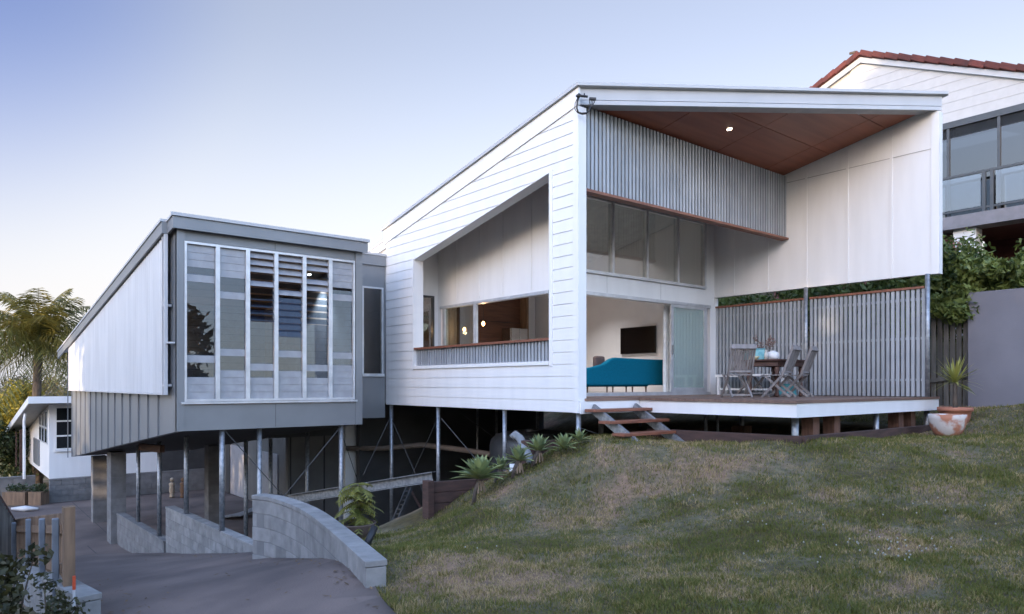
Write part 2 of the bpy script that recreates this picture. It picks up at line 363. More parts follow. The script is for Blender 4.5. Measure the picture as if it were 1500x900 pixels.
# expansion joints cut across the concrete
mb = MB()
def on_drive(px_, py_):
    lo, hi = 4.0, 40.0
    for _ in range(40):
        md = (lo+hi)/2; p = at(px_, py_, md)
        if p.z > float(drive_z(np.array([p.x]), np.array([p.y]))[0]): lo = md
        else: hi = md
    return (p.x, p.y)
for a, b in ((on_drive(106,736), on_drive(166,790)), (on_drive(196,768), on_drive(330,730)), (on_drive(128,800), on_drive(240,815))):
    for k in range(24):
        t0, t1 = k/24, (k+1)/24
        p = [(a[0]+(b[0]-a[0])*t, a[1]+(b[1]-a[1])*t) for t in (t0, t1)]
        def dz(x, y):
            t_ = min(max((y - 9.0)/4.0, 0), 1); return (g(x, y)+.02)*(1-t_) - 4.3*t_ + .006
        n = Vector((-(b[1]-a[1]), b[0]-a[0], 0)).normalized()*.012
        q = [Vector((*p[0], dz(*p[0]))), Vector((*p[1], dz(*p[1])))]
        mb.add([q[0]-n, q[0]+n, q[1]+n, q[1]-n], [(0,1,2,3)])
tag(mb.build('driveway_joint', M('joint_filler', (.07,.062,.06), rough=.9)), kind='structure')

# ------------------------------------------------------------------ the house
def zr(y): return 5.44 - .196*y                      # top of the white wing's roof
house = thing('house', (3.4, 3.0, -.25), 'white and grey modern split-level house on slender steel posts with slatted deck', 'house')
def P(name, mbq, m, par=house, **k): return mbq.build(name, m, par, **k)

# --- weatherboard side wall (plane x = 0) with the big raked opening
O = dict(y0=.74, y1=5.43, zb=.67, zt0=4.09, zt1=3.15)
def facade(x): 
    e = .02
    return [[(x,.12,-.24),(x,O['y0'],-.24),(x,O['y0'],zr(O['y0'])-.36),(x,.12,zr(.12)-.36)],
            [(x,O['y1'],-.24),(x,6.74,-.24),(x,6.74,zr(6.74)-.36),(x,O['y1'],zr(O['y1'])-.36)],
            [(x,O['y0'],-.24),(x,O['y1'],-.24),(x,O['y1'],O['zb']),(x,O['y0'],O['zb'])],
            [(x,O['y0'],O['zt0']),(x,O['y1'],O['zt1']),(x,O['y1'],zr(O['y1'])-.36),(x,O['y0'],zr(O['y0'])-.36)]]
core = MB()
for q in facade(.0): core.prism(q, (.16, 0, 0))
wall = P('weatherboard_wall', core, WHITE)
bd = MB(); pitch = .2125
merged = [[(-.002,.12,-.24),(-.002,O['y0'],-.24),(-.002,O['y0'],9),(-.002,.12,9)]]
for q in facade(-.002):
    z = -.24
    while z < 6:
        c = clip(clip(q, 2, z + .008, True), 2, z + pitch - .008, False)
        if len(c) >= 3 and area2(c) > 1e-4: bd.prism(c, (-.016, 0, 0))
        z += pitch
P('weatherboards', bd, WHITE, wall)
tr = MB()                                            # frame round the opening + corner boards
x0, x1 = -.032, .0
tr.box(x0, x1, O['y0']-.09, O['y0'], O['zb']-.09, O['zt0']+.03)
tr.box(x0, x1, O['y1'], O['y1']+.07, O['zb']-.09, O['zt1']+.02)
tr.box(x0-.02, x1+.1, O['y0']-.0, O['y1'], O['zb']-.06, O['zb']+.012)
P('opening_trim', tr, WHITE, wall)
rv = MB()                                            # deep reveals
rv.box(.16, .24, O['y1']-.0, O['y1']+.12, .5, 3.6)
rv.prism([(.16,O['y0'],O['zt0']),(.16,O['y1'],O['zt1']),(.16,O['y1'],O['zt1']+.25),(.16,O['y0'],O['zt0']+.25)], (.08,0,0))
P('opening_reveal', rv, WHITE, wall)
cb = MB(); cb.box(-.03, .165, -.015, .118, -.24, zr(0)-.37)
P('corner_board', cb, WHITE, wall)
fr = MB(); fr.prism([(-.045,-.03,zr(-.03)-.06),(-.045,6.80,zr(6.8)-.06),(-.045,6.80,zr(6.8)-.40),(-.045,-.03,zr(-.03)-.36)], (.05,0,0))
P('barge_board', fr, WHITE, wall)

# --- roof
rf = MB(); e = .02
rf.prism([(-.09,-.06,zr(-.06)),(7.0,-3.32,zr(-3.32)),(7.06,-3.3,zr(-3.3)),(7.06,6.84,zr(6.84)),(-.09,6.84,zr(6.84))], (0,0,-.055))
roof = P('roof', rf, FASCIA)
D0 = Vector((0,0,0)); D1 = Vector((6.96,-3.22,0)); dn = (D1-D0).normalized(); nn = Vector((dn.y, -dn.x, 0))
def frontband(mbq, ztop, zbot, thick, proud=0, a=0., b=0.):
    p0 = D0 + dn*a; p1 = D1 + dn*b
    q = [p0 + Vector((0,0,zr(p0.y)-zbot)), p1 + Vector((0,0,zr(p1.y)-zbot)), p1 + Vector((0,0,zr(p1.y)-ztop)), p0 + Vector((0,0,zr(p0.y)-ztop))]
    q = [v + nn*proud for v in q]; mbq.prism(q, -nn*thick)
f1 = MB(); frontband(f1, .06, .255, .03, .0, -.03, 0); P('fascia', f1, FASCIA, roof)
f2 = MB(); frontband(f2, .263, .335, .05, -.004, .02, 0); P('fascia_trim', f2, FASCIA, roof)
f3 = MB(); frontband(f3, -.005, .05, .05, .022, -.06, .03); P('fascia_capping', f3, FASCIA, roof)
sf = MB(); frontband(sf, .26, .31, .62, -.06, .15, -.1); P('soffit_beam', sf, SOFFIT, roof)
f4 = MB(); f4.prism([(-.075,-.05,zr(-.05)+.006),(-.075,6.86,zr(6.86)+.006),(-.075,6.86,zr(6.86)-.055),(-.075,-.05,zr(-.05)-.055)], (-.02,0,0)); P('barge_capping', f4, FASCIA, roof)
# --- plywood ceiling, laid as separate sheets with shadow gaps
pl = MB(); base = [(.17,.04,0),(6.83,-3.10,0),(6.83,2.03,0),(.17,2.03,0)]
bk = MB()
for i in range(-1, 8):
    for j in range(-4, 4):
        xa, xb = i*1.9+.35, i*1.9+2.25; ya, yb = j*1.2+.2, j*1.2+1.4
        c = base
        for ax, val, gr in ((0,xa+.008,True),(0,xb-.008,False),(1,ya+.008,True),(1,yb-.008,False)):
            c = clip(c, ax, val, gr) if c else c
        if c and len(c) >= 3 and area2(c) > 1e-3: pl.prism([(x,y,zr(y)-.25) for x,y,_ in c], (0,0,.012))
cl = P('plywood_ceiling', pl, PLY)
bk.prism([(x,y,zr(y)-.235) for x,y,_ in base], (0,0,.03)); P('ceiling_backing', bk, BLACKM, cl)

# --- hanging slatted panel between corner and side wall
def slats_x(mbq, xa, xb, y, z0, z1fun, w, pitch_, dep):
    n = int((xb-xa)/pitch_); 
    for k in range(n+1):
        x = xa + (xb-xa)*k/n; mbq.box(x-w/2, x+w/2, y-dep/2, y+dep/2, z0, z1fun(x))
def slats_y(mbq, x, ya, yb, z0, z1, w, pitch_, dep):
    n = int(round((yb-ya)/pitch_))
    for k in range(n+1):
        y = ya + (yb-ya)*k/n; mbq.box(x-dep/2, x+dep/2, y-w/2, y+w/2, z0, z1)
s1 = MB(); slats_x(s1, .21, 6.84, .125, 3.70, lambda x: zr(.1)-.275, .062, .1, .10)
sp = P('slatted_panel', s1, SLAT)
s2 = MB(); s2.box(.17, 6.86, .118, .132, 3.70, zr(.17)-.265); P('backing_sheet', s2, GREYD, sp)
s3 = MB(); s3.box(.168, 6.88, .02, .20, 3.645, 3.695); P('timber_trim', s3, MERBAU, sp)

# --- side wall on the right with battens (plane x = 6.89)
XR = 6.89
wl = MB(); wl.prism([(XR,-3.16,2.48),(XR,9,2.48),(XR,9,zr(9)-.06),(XR,-3.16,zr(-3.16)-.06)], (.13,0,0))
sw = P('side_wall', wl, WHITE)
bt = MB()
for y in (1.5,.56,-.41,-1.36,-2.28): bt.prism([(XR-.014,y-.025,2.48),(XR-.014,y+.025,2.48),(XR-.014,y+.025,zr(y)-.27),(XR-.014,y-.025,zr(y)-.27)], (.012,0,0))
P('cover_batten', bt, WHITE, sw)
ep = MB(); ep.box(XR-.02, XR+.15, -3.20, -3.05, 2.47, zr(-3.1)-.34); P('end_post', ep, WHITE, sw)
hb = MB()
for ya, yb in ((-3.05,-2.31),(-2.25,-1.39),(-1.33,-.44),(-.38,.07)): hb.box(XR-.01, XR-.002, ya, yb, 4.985, 4.997)
P('sheet_joint', hb, SOFFIT, sw)
lw = MB(); lw.box(XR, XR+.13, 2.05, 9, -.24, 2.47); P('lower_side_wall', lw, WHITE)
bw = MB(); bw.prism([(.0,9.0,-4.2),(7.0,9.0,-4.2),(7.0,9.0,3.55),(.0,9.0,3.55)], (0,.15,0)); P('rear_wall', bw, WHITE)

# --- deck and floor
dk = MB(); y = -3.12; 
def deck_x0(y): return 1.55 if y < -.02 else .05
while y < 2.05:
    y2 = min(y + .135, 2.05); xs = deck_x0(y)
    dk.box(xs if y > .17 or y < -.02 else .17, 6.95, y, y2, -.032, .0); y += .14
deck = P('deck', dk, DECK)
fe = MB(); fe.box(1.50,7.0,-3.165,-3.125,-.036,.012); fe.box(1.50,1.545,-3.125,-.06,-.036,.012); fe.box(.12,1.545,-.06,-.022,-.036,.012)
P('deck_edge_board', fe, DECK, deck)
fa = MB(); fa.box(1.535,6.99,-3.15,-3.12,-.255,-.038); fa.box(1.535,1.565,-3.118,-.048,-.255,-.038); fa.box(0.0,1.533,-.048,-.018,-.255,-.038)
P('deck_fascia', fa, WHITE, deck)
jo = MB()
for x in np.arange(1.9, 6.9, .6): jo.box(x-.025, x+.025, -3.1, 2.0, -.24, -.034)
P('deck_joists', jo, SLEEPER, deck)
fl = MB(); fl.box(1.28, XR-.01, 2.06, 8.98, -.24, .05); fl.box(.17,1.28,.3,9.0,-.24,-.034); P('floor', fl, M('floor_tile', (.30,.285,.275), rough=.4))

# --- wall plane with the highlight windows and sliding doors (y = 2.05)
YD = 2.05
dw = MB()
dw.box(1.275, XR, YD+.02, YD+.14, 2.27, 2.66)                               # transom band
dw.box(6.48, XR, YD+.02, YD+.14, 2.66, 4.36)
dw.prism([(1.275,YD+.02,4.36),(XR,YD+.02,4.36),(XR,YD+.02,zr(YD)-.26),(1.275,YD+.02,zr(YD)-.26)], (0,.12,0))
dw.box(6.66, XR, YD-.02, YD+.14, -.03, 2.265)
dwo = P('door_wall', dw, WHITE)
tb = MB()
for x in (2.9,4.75): tb.box(x-.003, x+.003, YD+.015, YD+.0195, 2.28, 2.655)
P('sheet_joint', tb, SOFFIT, dwo)
hw = MB(); hw.box(1.275,6.48,YD-.03,YD+.1,4.29,4.36); hw.box(1.275,6.48,YD-.05,YD+.1,2.665,2.73)
for x in (1.31,1.98,3.06,4.22,5.37,6.45): hw.box(x-.035,x+.035,YD-.03,YD+.1,2.73,4.29)
hwo = P('highlight_window', hw, ALU)
hg = MB(); hg.box(1.28,6.42,YD+.03,YD+.036,2.735,4.285); P('glass', hg, GLASS, hwo)
sdm = MB(); sdm.box(1.275,6.66,YD-.04,YD+.13,2.19,2.262); sdm.box(1.275,6.66,YD-.04,YD+.13,-.0,.075)
sdo = P('sliding_door', sdm, ALU)
for k, xa in enumerate((5.08, 5.22)):
    pm = MB(); y0 = YD - .03 + k*.05; xb = 6.48 + k*.1
    pm.box(xa,xa+.09,y0,y0+.04,.08,2.185); pm.box(xb-.09,xb,y0,y0+.04,.08,2.185)
    pm.box(xa+.09,xb-.09,y0,y0+.04,.08,.18); pm.box(xa+.09,xb-.09,y0,y0+.04,2.12,2.185)
    po = P('door_panel', pm, ALU)
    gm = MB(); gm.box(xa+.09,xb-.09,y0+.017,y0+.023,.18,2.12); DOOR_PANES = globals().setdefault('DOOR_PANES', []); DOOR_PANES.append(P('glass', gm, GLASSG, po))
    if k == 0:
        hm = MB(); hm.box(xa+.03,xa+.06,y0-.035,y0-.002,.98,1.2); P('handle', hm, PVC, po)

def paint_reflection(m, amt):                     # pale diffuse colour mixed in to imitate the bright reflection of sky and wall
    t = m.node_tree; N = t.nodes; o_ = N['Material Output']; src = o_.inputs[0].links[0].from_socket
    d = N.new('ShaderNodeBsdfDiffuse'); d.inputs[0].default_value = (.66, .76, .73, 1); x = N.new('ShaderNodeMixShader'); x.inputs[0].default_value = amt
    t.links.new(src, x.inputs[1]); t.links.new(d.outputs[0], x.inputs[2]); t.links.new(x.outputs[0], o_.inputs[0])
DOORG = glass('painted_reflection_door_glass', (.90,.98,.96), .92, base=.14); paint_reflection(DOORG, .28)
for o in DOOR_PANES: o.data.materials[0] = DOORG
q = MB(); n_ = 120; c_pts = [(5.15+1.45*k/n_, YD+.26+.035*math.sin(k*.95)) for k in range(n_+1)]
for x, y in c_pts: q.v += [(x, y, .07), (x, y, 2.2)]
q.f = [(2*k, 2*k+2, 2*k+3, 2*k+1) for k in range(n_)]
P('sheer_curtain', q, M('pale_sheer_fabric', (.85,.87,.87), rough=.95), smooth=True)
# --- kitchen wall (x = .9) and end wall of the verandah
kw = MB(); XK = 1.15; YE = 6.17
kw.prism([(XK,2.05,2.2),(XK,YE+.02,2.2),(XK,YE+.02,zr(YE)-.26),(XK,2.05,zr(2.05)-.26)], (.12,0,0))
kw.box(XK, XK+.12, 2.05, YE+.02, -.03, .95); kw.box(XK, XK+.12, YE-.12, YE+.02, .95, 2.2)
kwo = P('kitchen_wall', kw, WHITE)
kb = MB()
for y in (5.37,4.47,3.58,2.6): kb.prism([(XK-.016,y-.025,2.25),(XK-.016,y+.025,2.25),(XK-.016,y+.025,zr(y)-.27),(XK-.016,y-.025,zr(y)-.27)], (.014,0,0))
P('cover_batten', kb, WHITE, kwo)
ve = MB(); ve.prism([(.17,2.035,zr(2.035)-.252),(XK,2.035,zr(2.035)-.252),(XK,YE,zr(YE)-.252),(.17,YE,zr(YE)-.252)], (0,0,.01)); P('verandah_ceiling', ve, PLY)
ew = MB(); xa, xb = .50, 1.03
ew.box(.16,xa,YE+.02,YE+.14,-.03,4.1); ew.box(xb,XK+.1,YE+.02,YE+.14,-.03,4.1); ew.box(xa,xb,YE+.02,YE+.14,-.03,.5); ew.box(xa,xb,YE+.02,YE+.14,2.46,4.1)
ewo = P('end_wall', ew, WHITE)
wf = MB(); wf.box(xa,xa+.03,YE,YE+.1,.5,2.46); wf.box(xb-.03,xb,YE,YE+.1,.5,2.46); wf.box(xa+.03,xb-.03,YE,YE+.1,2.42,2.46); wf.box(xa+.03,xb-.03,YE,YE+.1,.5,.54)
wfo = P('side_window', wf, ALUD); gm = MB(); gm.box(xa+.03,xb-.03,YE+.05,YE+.056,.54,2.42); P('glass', gm, GLASS, wfo)
kf = MB(); kf.box(XK-.03,XK+.1,2.05,YE-.1,2.13,2.195); kf.box(XK-.03,XK+.1,2.05,YE-.1,.955,1.0); kf.box(XK-.02,XK+.09,5.86,5.96,1.0,2.13)
kf.box(XK-.02,XK+.03,4.54,4.66,1.0,2.13); kf.box(XK+.04,XK+.09,4.64,4.74,1.0,2.13)
kfo = P('kitchen_window', kf, ALU); gm = MB(); gm.box(XK+.0,XK+.006,4.66,5.86,1.0,2.13); P('glass', gm, GLASSG, kfo)
br = MB(); slats_y(br, .06, O['y0']+.05, O['y1']-.05, O['zb']+.02, 1.055, .06, .098, .04)
bro = P('slatted_balustrade', br, SLAT)
b2 = MB(); b2.box(.095,.115,O['y0'],O['y1'],O['zb']+.014,1.05); P('backing_sheet', b2, GREYD, bro)
b3 = MB(); b3.box(-.02,.16,O['y0']+.003,O['y1']-.003,1.06,1.105); P('timber_rail', b3, MERBAU, bro)

# --- interior of the white wing
iw = MB(); iw.prism([(6.62,2.2,.05),(6.62,8.9,.05),(6.62,8.9,zr(8.9)-.3),(6.62,2.2,zr(2.2)-.3)], (.2,0,0)); P('living_room_wall', iw, WHITE2)
ib = MB(); ib.box(1.28,6.6,8.75,8.95,.05,3.6); P('inner_back_wall', ib, WHITE2)
ic = MB(); ic.prism([(1.28,2.2,zr(2.2)-.3),(6.6,2.2,zr(2.2)-.3),(6.6,8.74,zr(8.74)-.3),(1.28,8.74,zr(8.74)-.3)], (0,0,.02)); P('inner_ceiling', ic, CEIL)
iv = MB(); iv.box(.3,1.27,6.33,8.9,-.03,.04); iv.prism([(.17,6.33,0),(.17,8.9,0),(.17,8.9,zr(8.9)-.3),(.17,6.33,zr(6.33)-.3)], (.05,0,0)); P('stair_lobby_wall', iv, WHITE2)

# --- rear part of the white wing seen over the link roof
rp = MB(); rp.prism([(.14,6.76,-.2),(.14,12,-.2),(.14,12,zr(12)-.30),(.14,6.76,zr(6.76)-.30)], (.12,0,0)); P('rear_side_wall', rp, WHITE)
rr_ = MB(); rr_.prism([(.05,6.86,zr(6.86)-.24),(7.06,6.86,zr(6.86)-.24),(7.06,12,zr(12)-.24),(.05,12,zr(12)-.24)], (0,0,.05)); P('rear_roof', rr_, FASCIA)
ra = MB(); ra.prism([(.07,6.88,zr(6.88)-.245),(.07,12,zr(12)-.245),(.07,12,zr(12)-.42),(.07,6.88,zr(6.88)-.42)], (.06,0,0)); P('rear_barge_board', ra, WHITE)

# --- grey louvred pavilion
YL, XA, XB = 5.40, -5.15, -1.35
def zl(y): return 3.40 - .135*(y-5.4)
def zu(y): return -.62 - .115*(y-5.4)
side = MB(); side.prism([(XA,YL+.02,zu(YL)),(XA,18.5,zu(18.5)),(XA,18.5,zl(18.5)-.1),(XA,YL+.02,zl(YL)-.1)], (.12,0,0))
pv = P('pavilion_side_wall', side, GREY)
sm = MB()
for k in range(-1, 15):
    y = 6.76 + k*.885
    if k < 0: continue
    sm.prism([(XA-.03,y-.012,zu(y)),(XA-.03,y+.012,zu(y)),(XA-.03,y+.012,zl(y)-.2),(XA-.03,y-.012,zl(y)-.2)], (.028,0,0))
P('standing_seam', sm, GREY, pv)
fp = MB()
fp.box(XA,XA+.135,YL-.012,YL+.1,-.62,3.18); fp.box(XB-.16,XB,YL-.012,YL+.1,-.62,3.18)
fp.box(XA+.135,XB-.16,YL,YL+.1,-.62,-.13); fp.box(XA+.135,XB-.16,YL+.03,YL+.12,2.97,3.18)
fp.box(XB-.12,XB,YL+.1,12,-.62,3.1)
fpo = P('pavilion_front_wall', fp, GREY)
jm = MB(); jm.box(-3.285,-3.278,YL-.004,YL-.001,-.6,-.14); jm.box(-3.285,-3.278,YL+.026,YL+.029,2.99,3.13); P('sheet_joint', jm, GREYD, fpo)
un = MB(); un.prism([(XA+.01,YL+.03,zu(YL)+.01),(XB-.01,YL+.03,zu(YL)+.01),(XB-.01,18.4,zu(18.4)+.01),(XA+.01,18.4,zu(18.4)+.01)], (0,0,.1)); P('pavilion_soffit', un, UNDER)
pr = MB(); pr.prism([(XA-.12,YL-.14,zl(YL-.14)),(XB+.08,YL-.14,zl(YL-.14)),(XB+.08,20.1,zl(20.1)),(XA-.22,20.1,zl(20.1)),(XA-.22,5.66,zl(5.66)),(XA-.12,5.66,zl(5.66))], (0,0,-.05))
pro = P('pavilion_roof', pr, FASCIA)
pf = MB(); pf.box(XA-.10,XB+.07,YL-.13,YL-.09,3.145,zl(YL)-.035); P('roof_fascia', pf, GREY, pro)
pf = MB(); pf.prism([(XA-.10,YL-.09,zl(YL-.09)-.055),(XA-.10,5.66,zl(5.66)-.055),(XA-.10,5.66,zl(5.66)-.27),(XA-.10,YL-.09,zl(YL-.09)-.27)], (.04,0,0))
pf.prism([(XA-.20,5.66,zl(5.66)-.055),(XA-.20,20.1,zl(20.1)-.055),(XA-.20,20.1,zl(20.1)-.27),(XA-.20,5.66,zl(5.66)-.27)], (.04,0,0))
pf.prism([(XA-.16,5.66,zl(5.66)-.055),(XA-.10,5.66,zl(5.66)-.055),(XA-.10,5.66,zl(5.66)-.27),(XA-.16,5.66,zl(5.66)-.27)], (0,.04,0))
P('side_fascia', pf, GREY, pro)
pc = MB(); pc.box(XA-.14,XB+.10,YL-.17,YL-.132,zl(YL)-.03,zl(YL)+.03); P('roof_capping', pc, FASCIA, pro)
# corrugated white sun screen standing off the side wall
ss = MB(); ys = np.arange(5.84, 18.05, .0225); xs = XA - .13 + .018*np.sin((ys)*2*math.pi/.18)
n = len(ys)
for yy, xx in zip(ys, xs): ss.v += [(xx, yy, .085), (xx, yy, zl(yy)-.29)]
ss.f = [(2*i, 2*i+2, 2*i+3, 2*i+1) for i in range(n-1)]
so = P('corrugated_sunscreen', ss, SHEET)
sf_ = MB()
for y in (5.66, 5.82): sf_.box(XA-.16, XA-.10, y-.028, y+.028, .06, zl(y)-.285)
for z in (.24, 1.75): sf_.box(XA-.15, XA-.02, 5.69, 5.79, z-.02, z+.02)
sf_.box(XA-.13, XA-.02, 5.45, 5.63, 1.02, 1.05)
sf_.box(XA-.15, XA-.105, 5.85, 18.04, .055, .082)
P('screen_frame', sf_, SHEET, so)
# louvre windows
bayx = [(-5.02+.0, -4.42), (-4.42,-3.845), (-3.845,-3.275), (-3.275,-2.68), (-2.68,-2.10), (-2.10,-1.535)]
pat = ['wwwcwccccccccccwccwww', 'wwwwccwcccccccwccwwww', 'wwwcwcccccccccccwcwww', 'wwwwcwccccccccwccwwww', 'wwcwwcccccccccccwcwww', 'wwwwcwccccccccwcwwwww']
for bi, ((xa, xb), pt) in enumerate(zip(bayx, pat)):
    fm = MB(); z0, z1 = -.07, 2.95; t = .04
    fm.box(xa,xa+t,YL-.03,YL+.08,z0,z1); fm.box(xb-t,xb,YL-.03,YL+.08,z0,z1); fm.box(xa+t,xb-t,YL-.03,YL+.08,z1-.045,z1); fm.box(xa+t,xb-t,YL-.03,YL+.08,z0,z0+.045)
    fo = P('louvre_window', fm, ALU); wb = MB(); gb = MB(); N_ = len(pt); hgt = (z1-.05-z0-.05)/N_
    for k, ch in enumerate(pt):
        zc = z1 - .05 - hgt*(k+.5); ang = R(3)
        if bi in (2, 3, 4) and k < (10 if bi != 3 else 12): ang = R(38)
        if bi == 3 and 6 <= k: ang = R(20) if k < 12 else R(3)
        dy = math.sin(ang)*hgt*.52; dz = math.cos(ang)*hgt*.52
        q = MB()
        a = Vector((0, -dy, -dz)); b_ = Vector((0, dy, dz)); nrm = Vector((0, -math.cos(ang), math.sin(ang)))*.003
        c0 = Vector((xa+t+.004, YL+.03, zc)); c1 = Vector((xb-t-.004, YL+.03, zc))
        q.add([c0+a-nrm, c1+a-nrm, c1+a+nrm, c0+a+nrm, c0+b_-nrm, c1+b_-nrm, c1+b_+nrm, c0+b_+nrm],
              [(0,3,2,1),(4,5,6,7),(0,1,5,4),(1,2,6,5),(2,3,7,6),(3,0,4,7)])
        q.build('solid_blade' if ch == 'w' else 'glass_blade', LOUVW if ch == 'w' else LOUV, fo)
sl_ = MB(); sl_.box(-5.08,-1.49,YL-.06,YL-.002,-.115,-.078); P('window_sill', sl_, ALU)
# pavilion interior
pi = MB(); pi.box(XA+.14,XB-.13,YL+.2,11,-.30,-.22); P('pavilion_floor', pi, M('pavilion_floorboards', (.14,.085,.055), rough=.5))
BLUEW = M('pavilion_inner_paint', (.55,.57,.60), rough=.7)
pi = MB(); pi.box(XA+.14,XB-.13,10.9,11.0,-.22,3.0); pi.prism([(XA+.13,YL+.2,-.2),(XA+.13,10.9,-.2),(XA+.13,10.9,zl(10.9)-.3),(XA+.13,YL+.2,zl(YL)-.3)], (.03,0,0)); pi.box(XB-.16,XB-.125,YL+.2,10.9,-.2,2.5); P('pavilion_inner_wall', pi, BLUEW)
pi = MB(); pi.prism([(XA+.16,YL+.14,zl(YL)-.33),(XB-.16,YL+.14,zl(YL)-.33),(XB-.16,10.9,zl(10.9)-.33),(XA+.16,10.9,zl(10.9)-.33)], (0,0,.02)); P('pavilion_ceiling', pi, M('ply_lining', (.34,.27,.22), rough=.5))
# --- grey link between the two
YC = 6.76
lk = MB(); lk.box(XB,-.62,YC,YC+.1,-.56,3.2); lk.box(-.62,-.03,YC,YC+.1,-.56,.50); lk.box(-.62,-.03,YC,YC+.1,2.63,3.2); lk.box(-.09,-.03,YC,YC+.1,.50,2.63)
lko = P('link_wall', lk, GREY)
lt = MB(); lt.box(XB,-.03,YC-.05,YC-.005,3.16,3.40); P('link_fascia', lt, GREY, lko)
lt = MB(); lt.box(XB,-.03,YC-.07,9.5,3.405,3.46); P('link_roof', lt, FASCIA, lko)
lt = MB(); lt.box(XB,-.03,YC+.1,9.5,-.58,-.48); P('link_floor', lt, UNDER, lko)
lt = MB(); lt.box(-.66,-.62,YC-.03,YC+.08,.50,2.63); lt.box(-.13,-.09,YC-.03,YC+.08,.50,2.63); lt.box(-.62,-.13,YC-.03,YC+.08,2.59,2.63); lt.box(-.66,-.07,YC-.05,YC+.08,.45,.52)
lwo = P('link_window', lt, ALU); gm = MB(); gm.box(-.62,-.13,YC+.03,YC+.036,.52,2.59); P('glass', gm, GLASSD, lwo)
lt = MB(); lt.box(XB,-.03,9.3,9.4,-.4,3.3); P('link_back_wall', lt, BLUEW)

# --- steel posts under everything
def post(x, y, z0, z1, r=.0445, name='steel_post', m=GALV):
    q = MB(); q.tube([(x,y,z0),(x,y,z1)], r, 14); o = q.build(name, m, house, smooth=False)
    me = o.data; me.polygons.foreach_set('use_smooth', [len(p.vertices) == 4 for p in me.polygons]); return o
for x, y in ((.07,.08),(.07,2.15),(.07,4.53),(.07,6.62)): post(x, y, g(x,y)-.3, -.245)
for x, y, r in ((2.75,6.7,.03),(3.4,6.7,.04),(3.3,2.6,.045),(2.9,4.4,.04),(5.0,4.3,.04),(6.5,4.2,.04),(1.9,-2.92,.057),(3.5,-.1,.035),(3.9,-.1,.03),(4.7,-.15,.05),(5.2,-1.9,.045),(4.55,-3.0,.05),(6.75,-3.02,.057)): post(x, y, g(x,y)-.3, -.245, r)
for y in (-.43, -3.0): post(6.83, y, -.03, 2.478, .045)
for x, y, zb in ((-1.78,5.55,-3.4),(-4.30,5.52,-2.62),(-3.54,5.6,-4.2),(-4.34,7.89,-2.62),(-4.43,12.2,-3.42),(-4.42,9.95,-3.42),(-2.6,9.2,-4.2),(-1.9,9.4,-4.2),(-1.25,8.6,-4)):
    post(x, y, zb, zu(y)+.02 if y < 9.05 or x < -4 else -1.15, .05)
def block_column(x0, x1, y0, y1, z0, z1):
    q = MB(); q.box(x0+.008, x1-.008, y0+.008, y1-.008, z0, z1); o = q.build('block_column', MORTAR, house)
    b = MB(); z = z0
    while z < z1 - .02: b.box(x0, x1, y0, y1, z+.004, min(z+.194, z1-.002)); z += .2
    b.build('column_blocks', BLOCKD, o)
block_column(-4.75,-4.36,14.1,14.7,-4.4,zu(14.7))
block_column(-2.35,-1.95,13.2,13.6,-4.4,zu(13.6))
block_column(-4.6,-4.2,18.0,18.4,-4.4,zu(18.4))
# bracing rods
rods = [((.07,6.6,-.6),(.07,4.55,-2.9)),((.07,4.55,-.5),(.07,6.55,-3.0)),((.07,4.4,-.5),(.3,2.5,-1.9)),((2.2,6.7,-.5),(2.9,4.5,-1.8)),
        ((-1.8,5.5,-.65),(-3.3,5.5,-2.3)),((-4.25,5.5,-.65),(-2.6,5.55,-2.6)),((-1.78,5.6,-.7),(-.6,6.7,-2.6)),((.1,.1,-.5),(2.2,-.0,-1.1)),((.0,6.6,-.6),(-.7,6.6,-1.9))]
for a, b in rods:
    q = MB(); q.tube([a, b], .009, 6); P('bracing_rod', q, GREYD)
q = MB(); q.bar(at(206,655,17.6),at(238,658,16.6),.1,.17); P('rusty_beam', q, M('rusty_steel', (.07,.035,.02), rough=.9))
# deck stumps in rough timber
for x in (2.45,3.15,5.65,6.2):
    q = MB(); q.box(x-.1,x+.1,-2.98,-2.78,g(x,-2.9)-.2,-.257); P('timber_stump', q, STUMPW)
q = MB(); q.box(4.55,4.85,-.3,0,g(4.7,-.15)-.1,-.62); P('timber_stump', q, STUMPW)
# --- lower storey below
ls = MB(); ls.box(.95,1.07,10.2,26,-4.28,-.5); ls.box(-1.3,3.2,9.75,9.9,-4.2,-1.15) ; P('lower_storey_wall', ls, M('grey_lower_cladding', (.15,.147,.142), rough=.7, scale=2))
gv = MB()
for k in range(9): gv.box(-1.25+k*.48,-1.22+k*.48,9.725,9.748,-4.1,-1.16)
P('cladding_groove', gv, BLACKM)
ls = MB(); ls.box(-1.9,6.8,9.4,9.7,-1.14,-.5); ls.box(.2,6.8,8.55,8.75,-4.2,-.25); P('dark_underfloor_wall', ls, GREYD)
for ya, yb in ((19.6,21.5),(16.3,17.9)):
    dmb = MB(); dmb.box(.90,.945,ya,yb,-4.27,-2.25); do = P('lower_door', dmb, M('white_door_paint', (.36,.36,.38), rough=.5))
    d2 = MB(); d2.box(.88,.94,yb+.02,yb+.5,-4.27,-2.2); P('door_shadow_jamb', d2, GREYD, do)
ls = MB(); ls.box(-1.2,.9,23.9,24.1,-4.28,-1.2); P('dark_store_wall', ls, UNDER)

# --- slatted privacy screen on the deck (two panels)
for ya, yb in ((-.36,2.02),(-2.93,-.50)):
    q = MB(); slats_y(q, XR+.02, ya+.03, yb-.03, .012, 2.20, .062, .1, .045); so_ = P('privacy_screen', q, SLAT)
    q = MB(); q.box(XR-.03,XR+.07,ya,yb,2.203,2.25); P('timber_rail', q, MERBAU, so_)
    q = MB()
    for z in (.35,1.2,2.0): q.box(XR+.044,XR+.075,ya,yb,z-.025,z+.025)
    P('screen_rail', q, SLAT, so_)

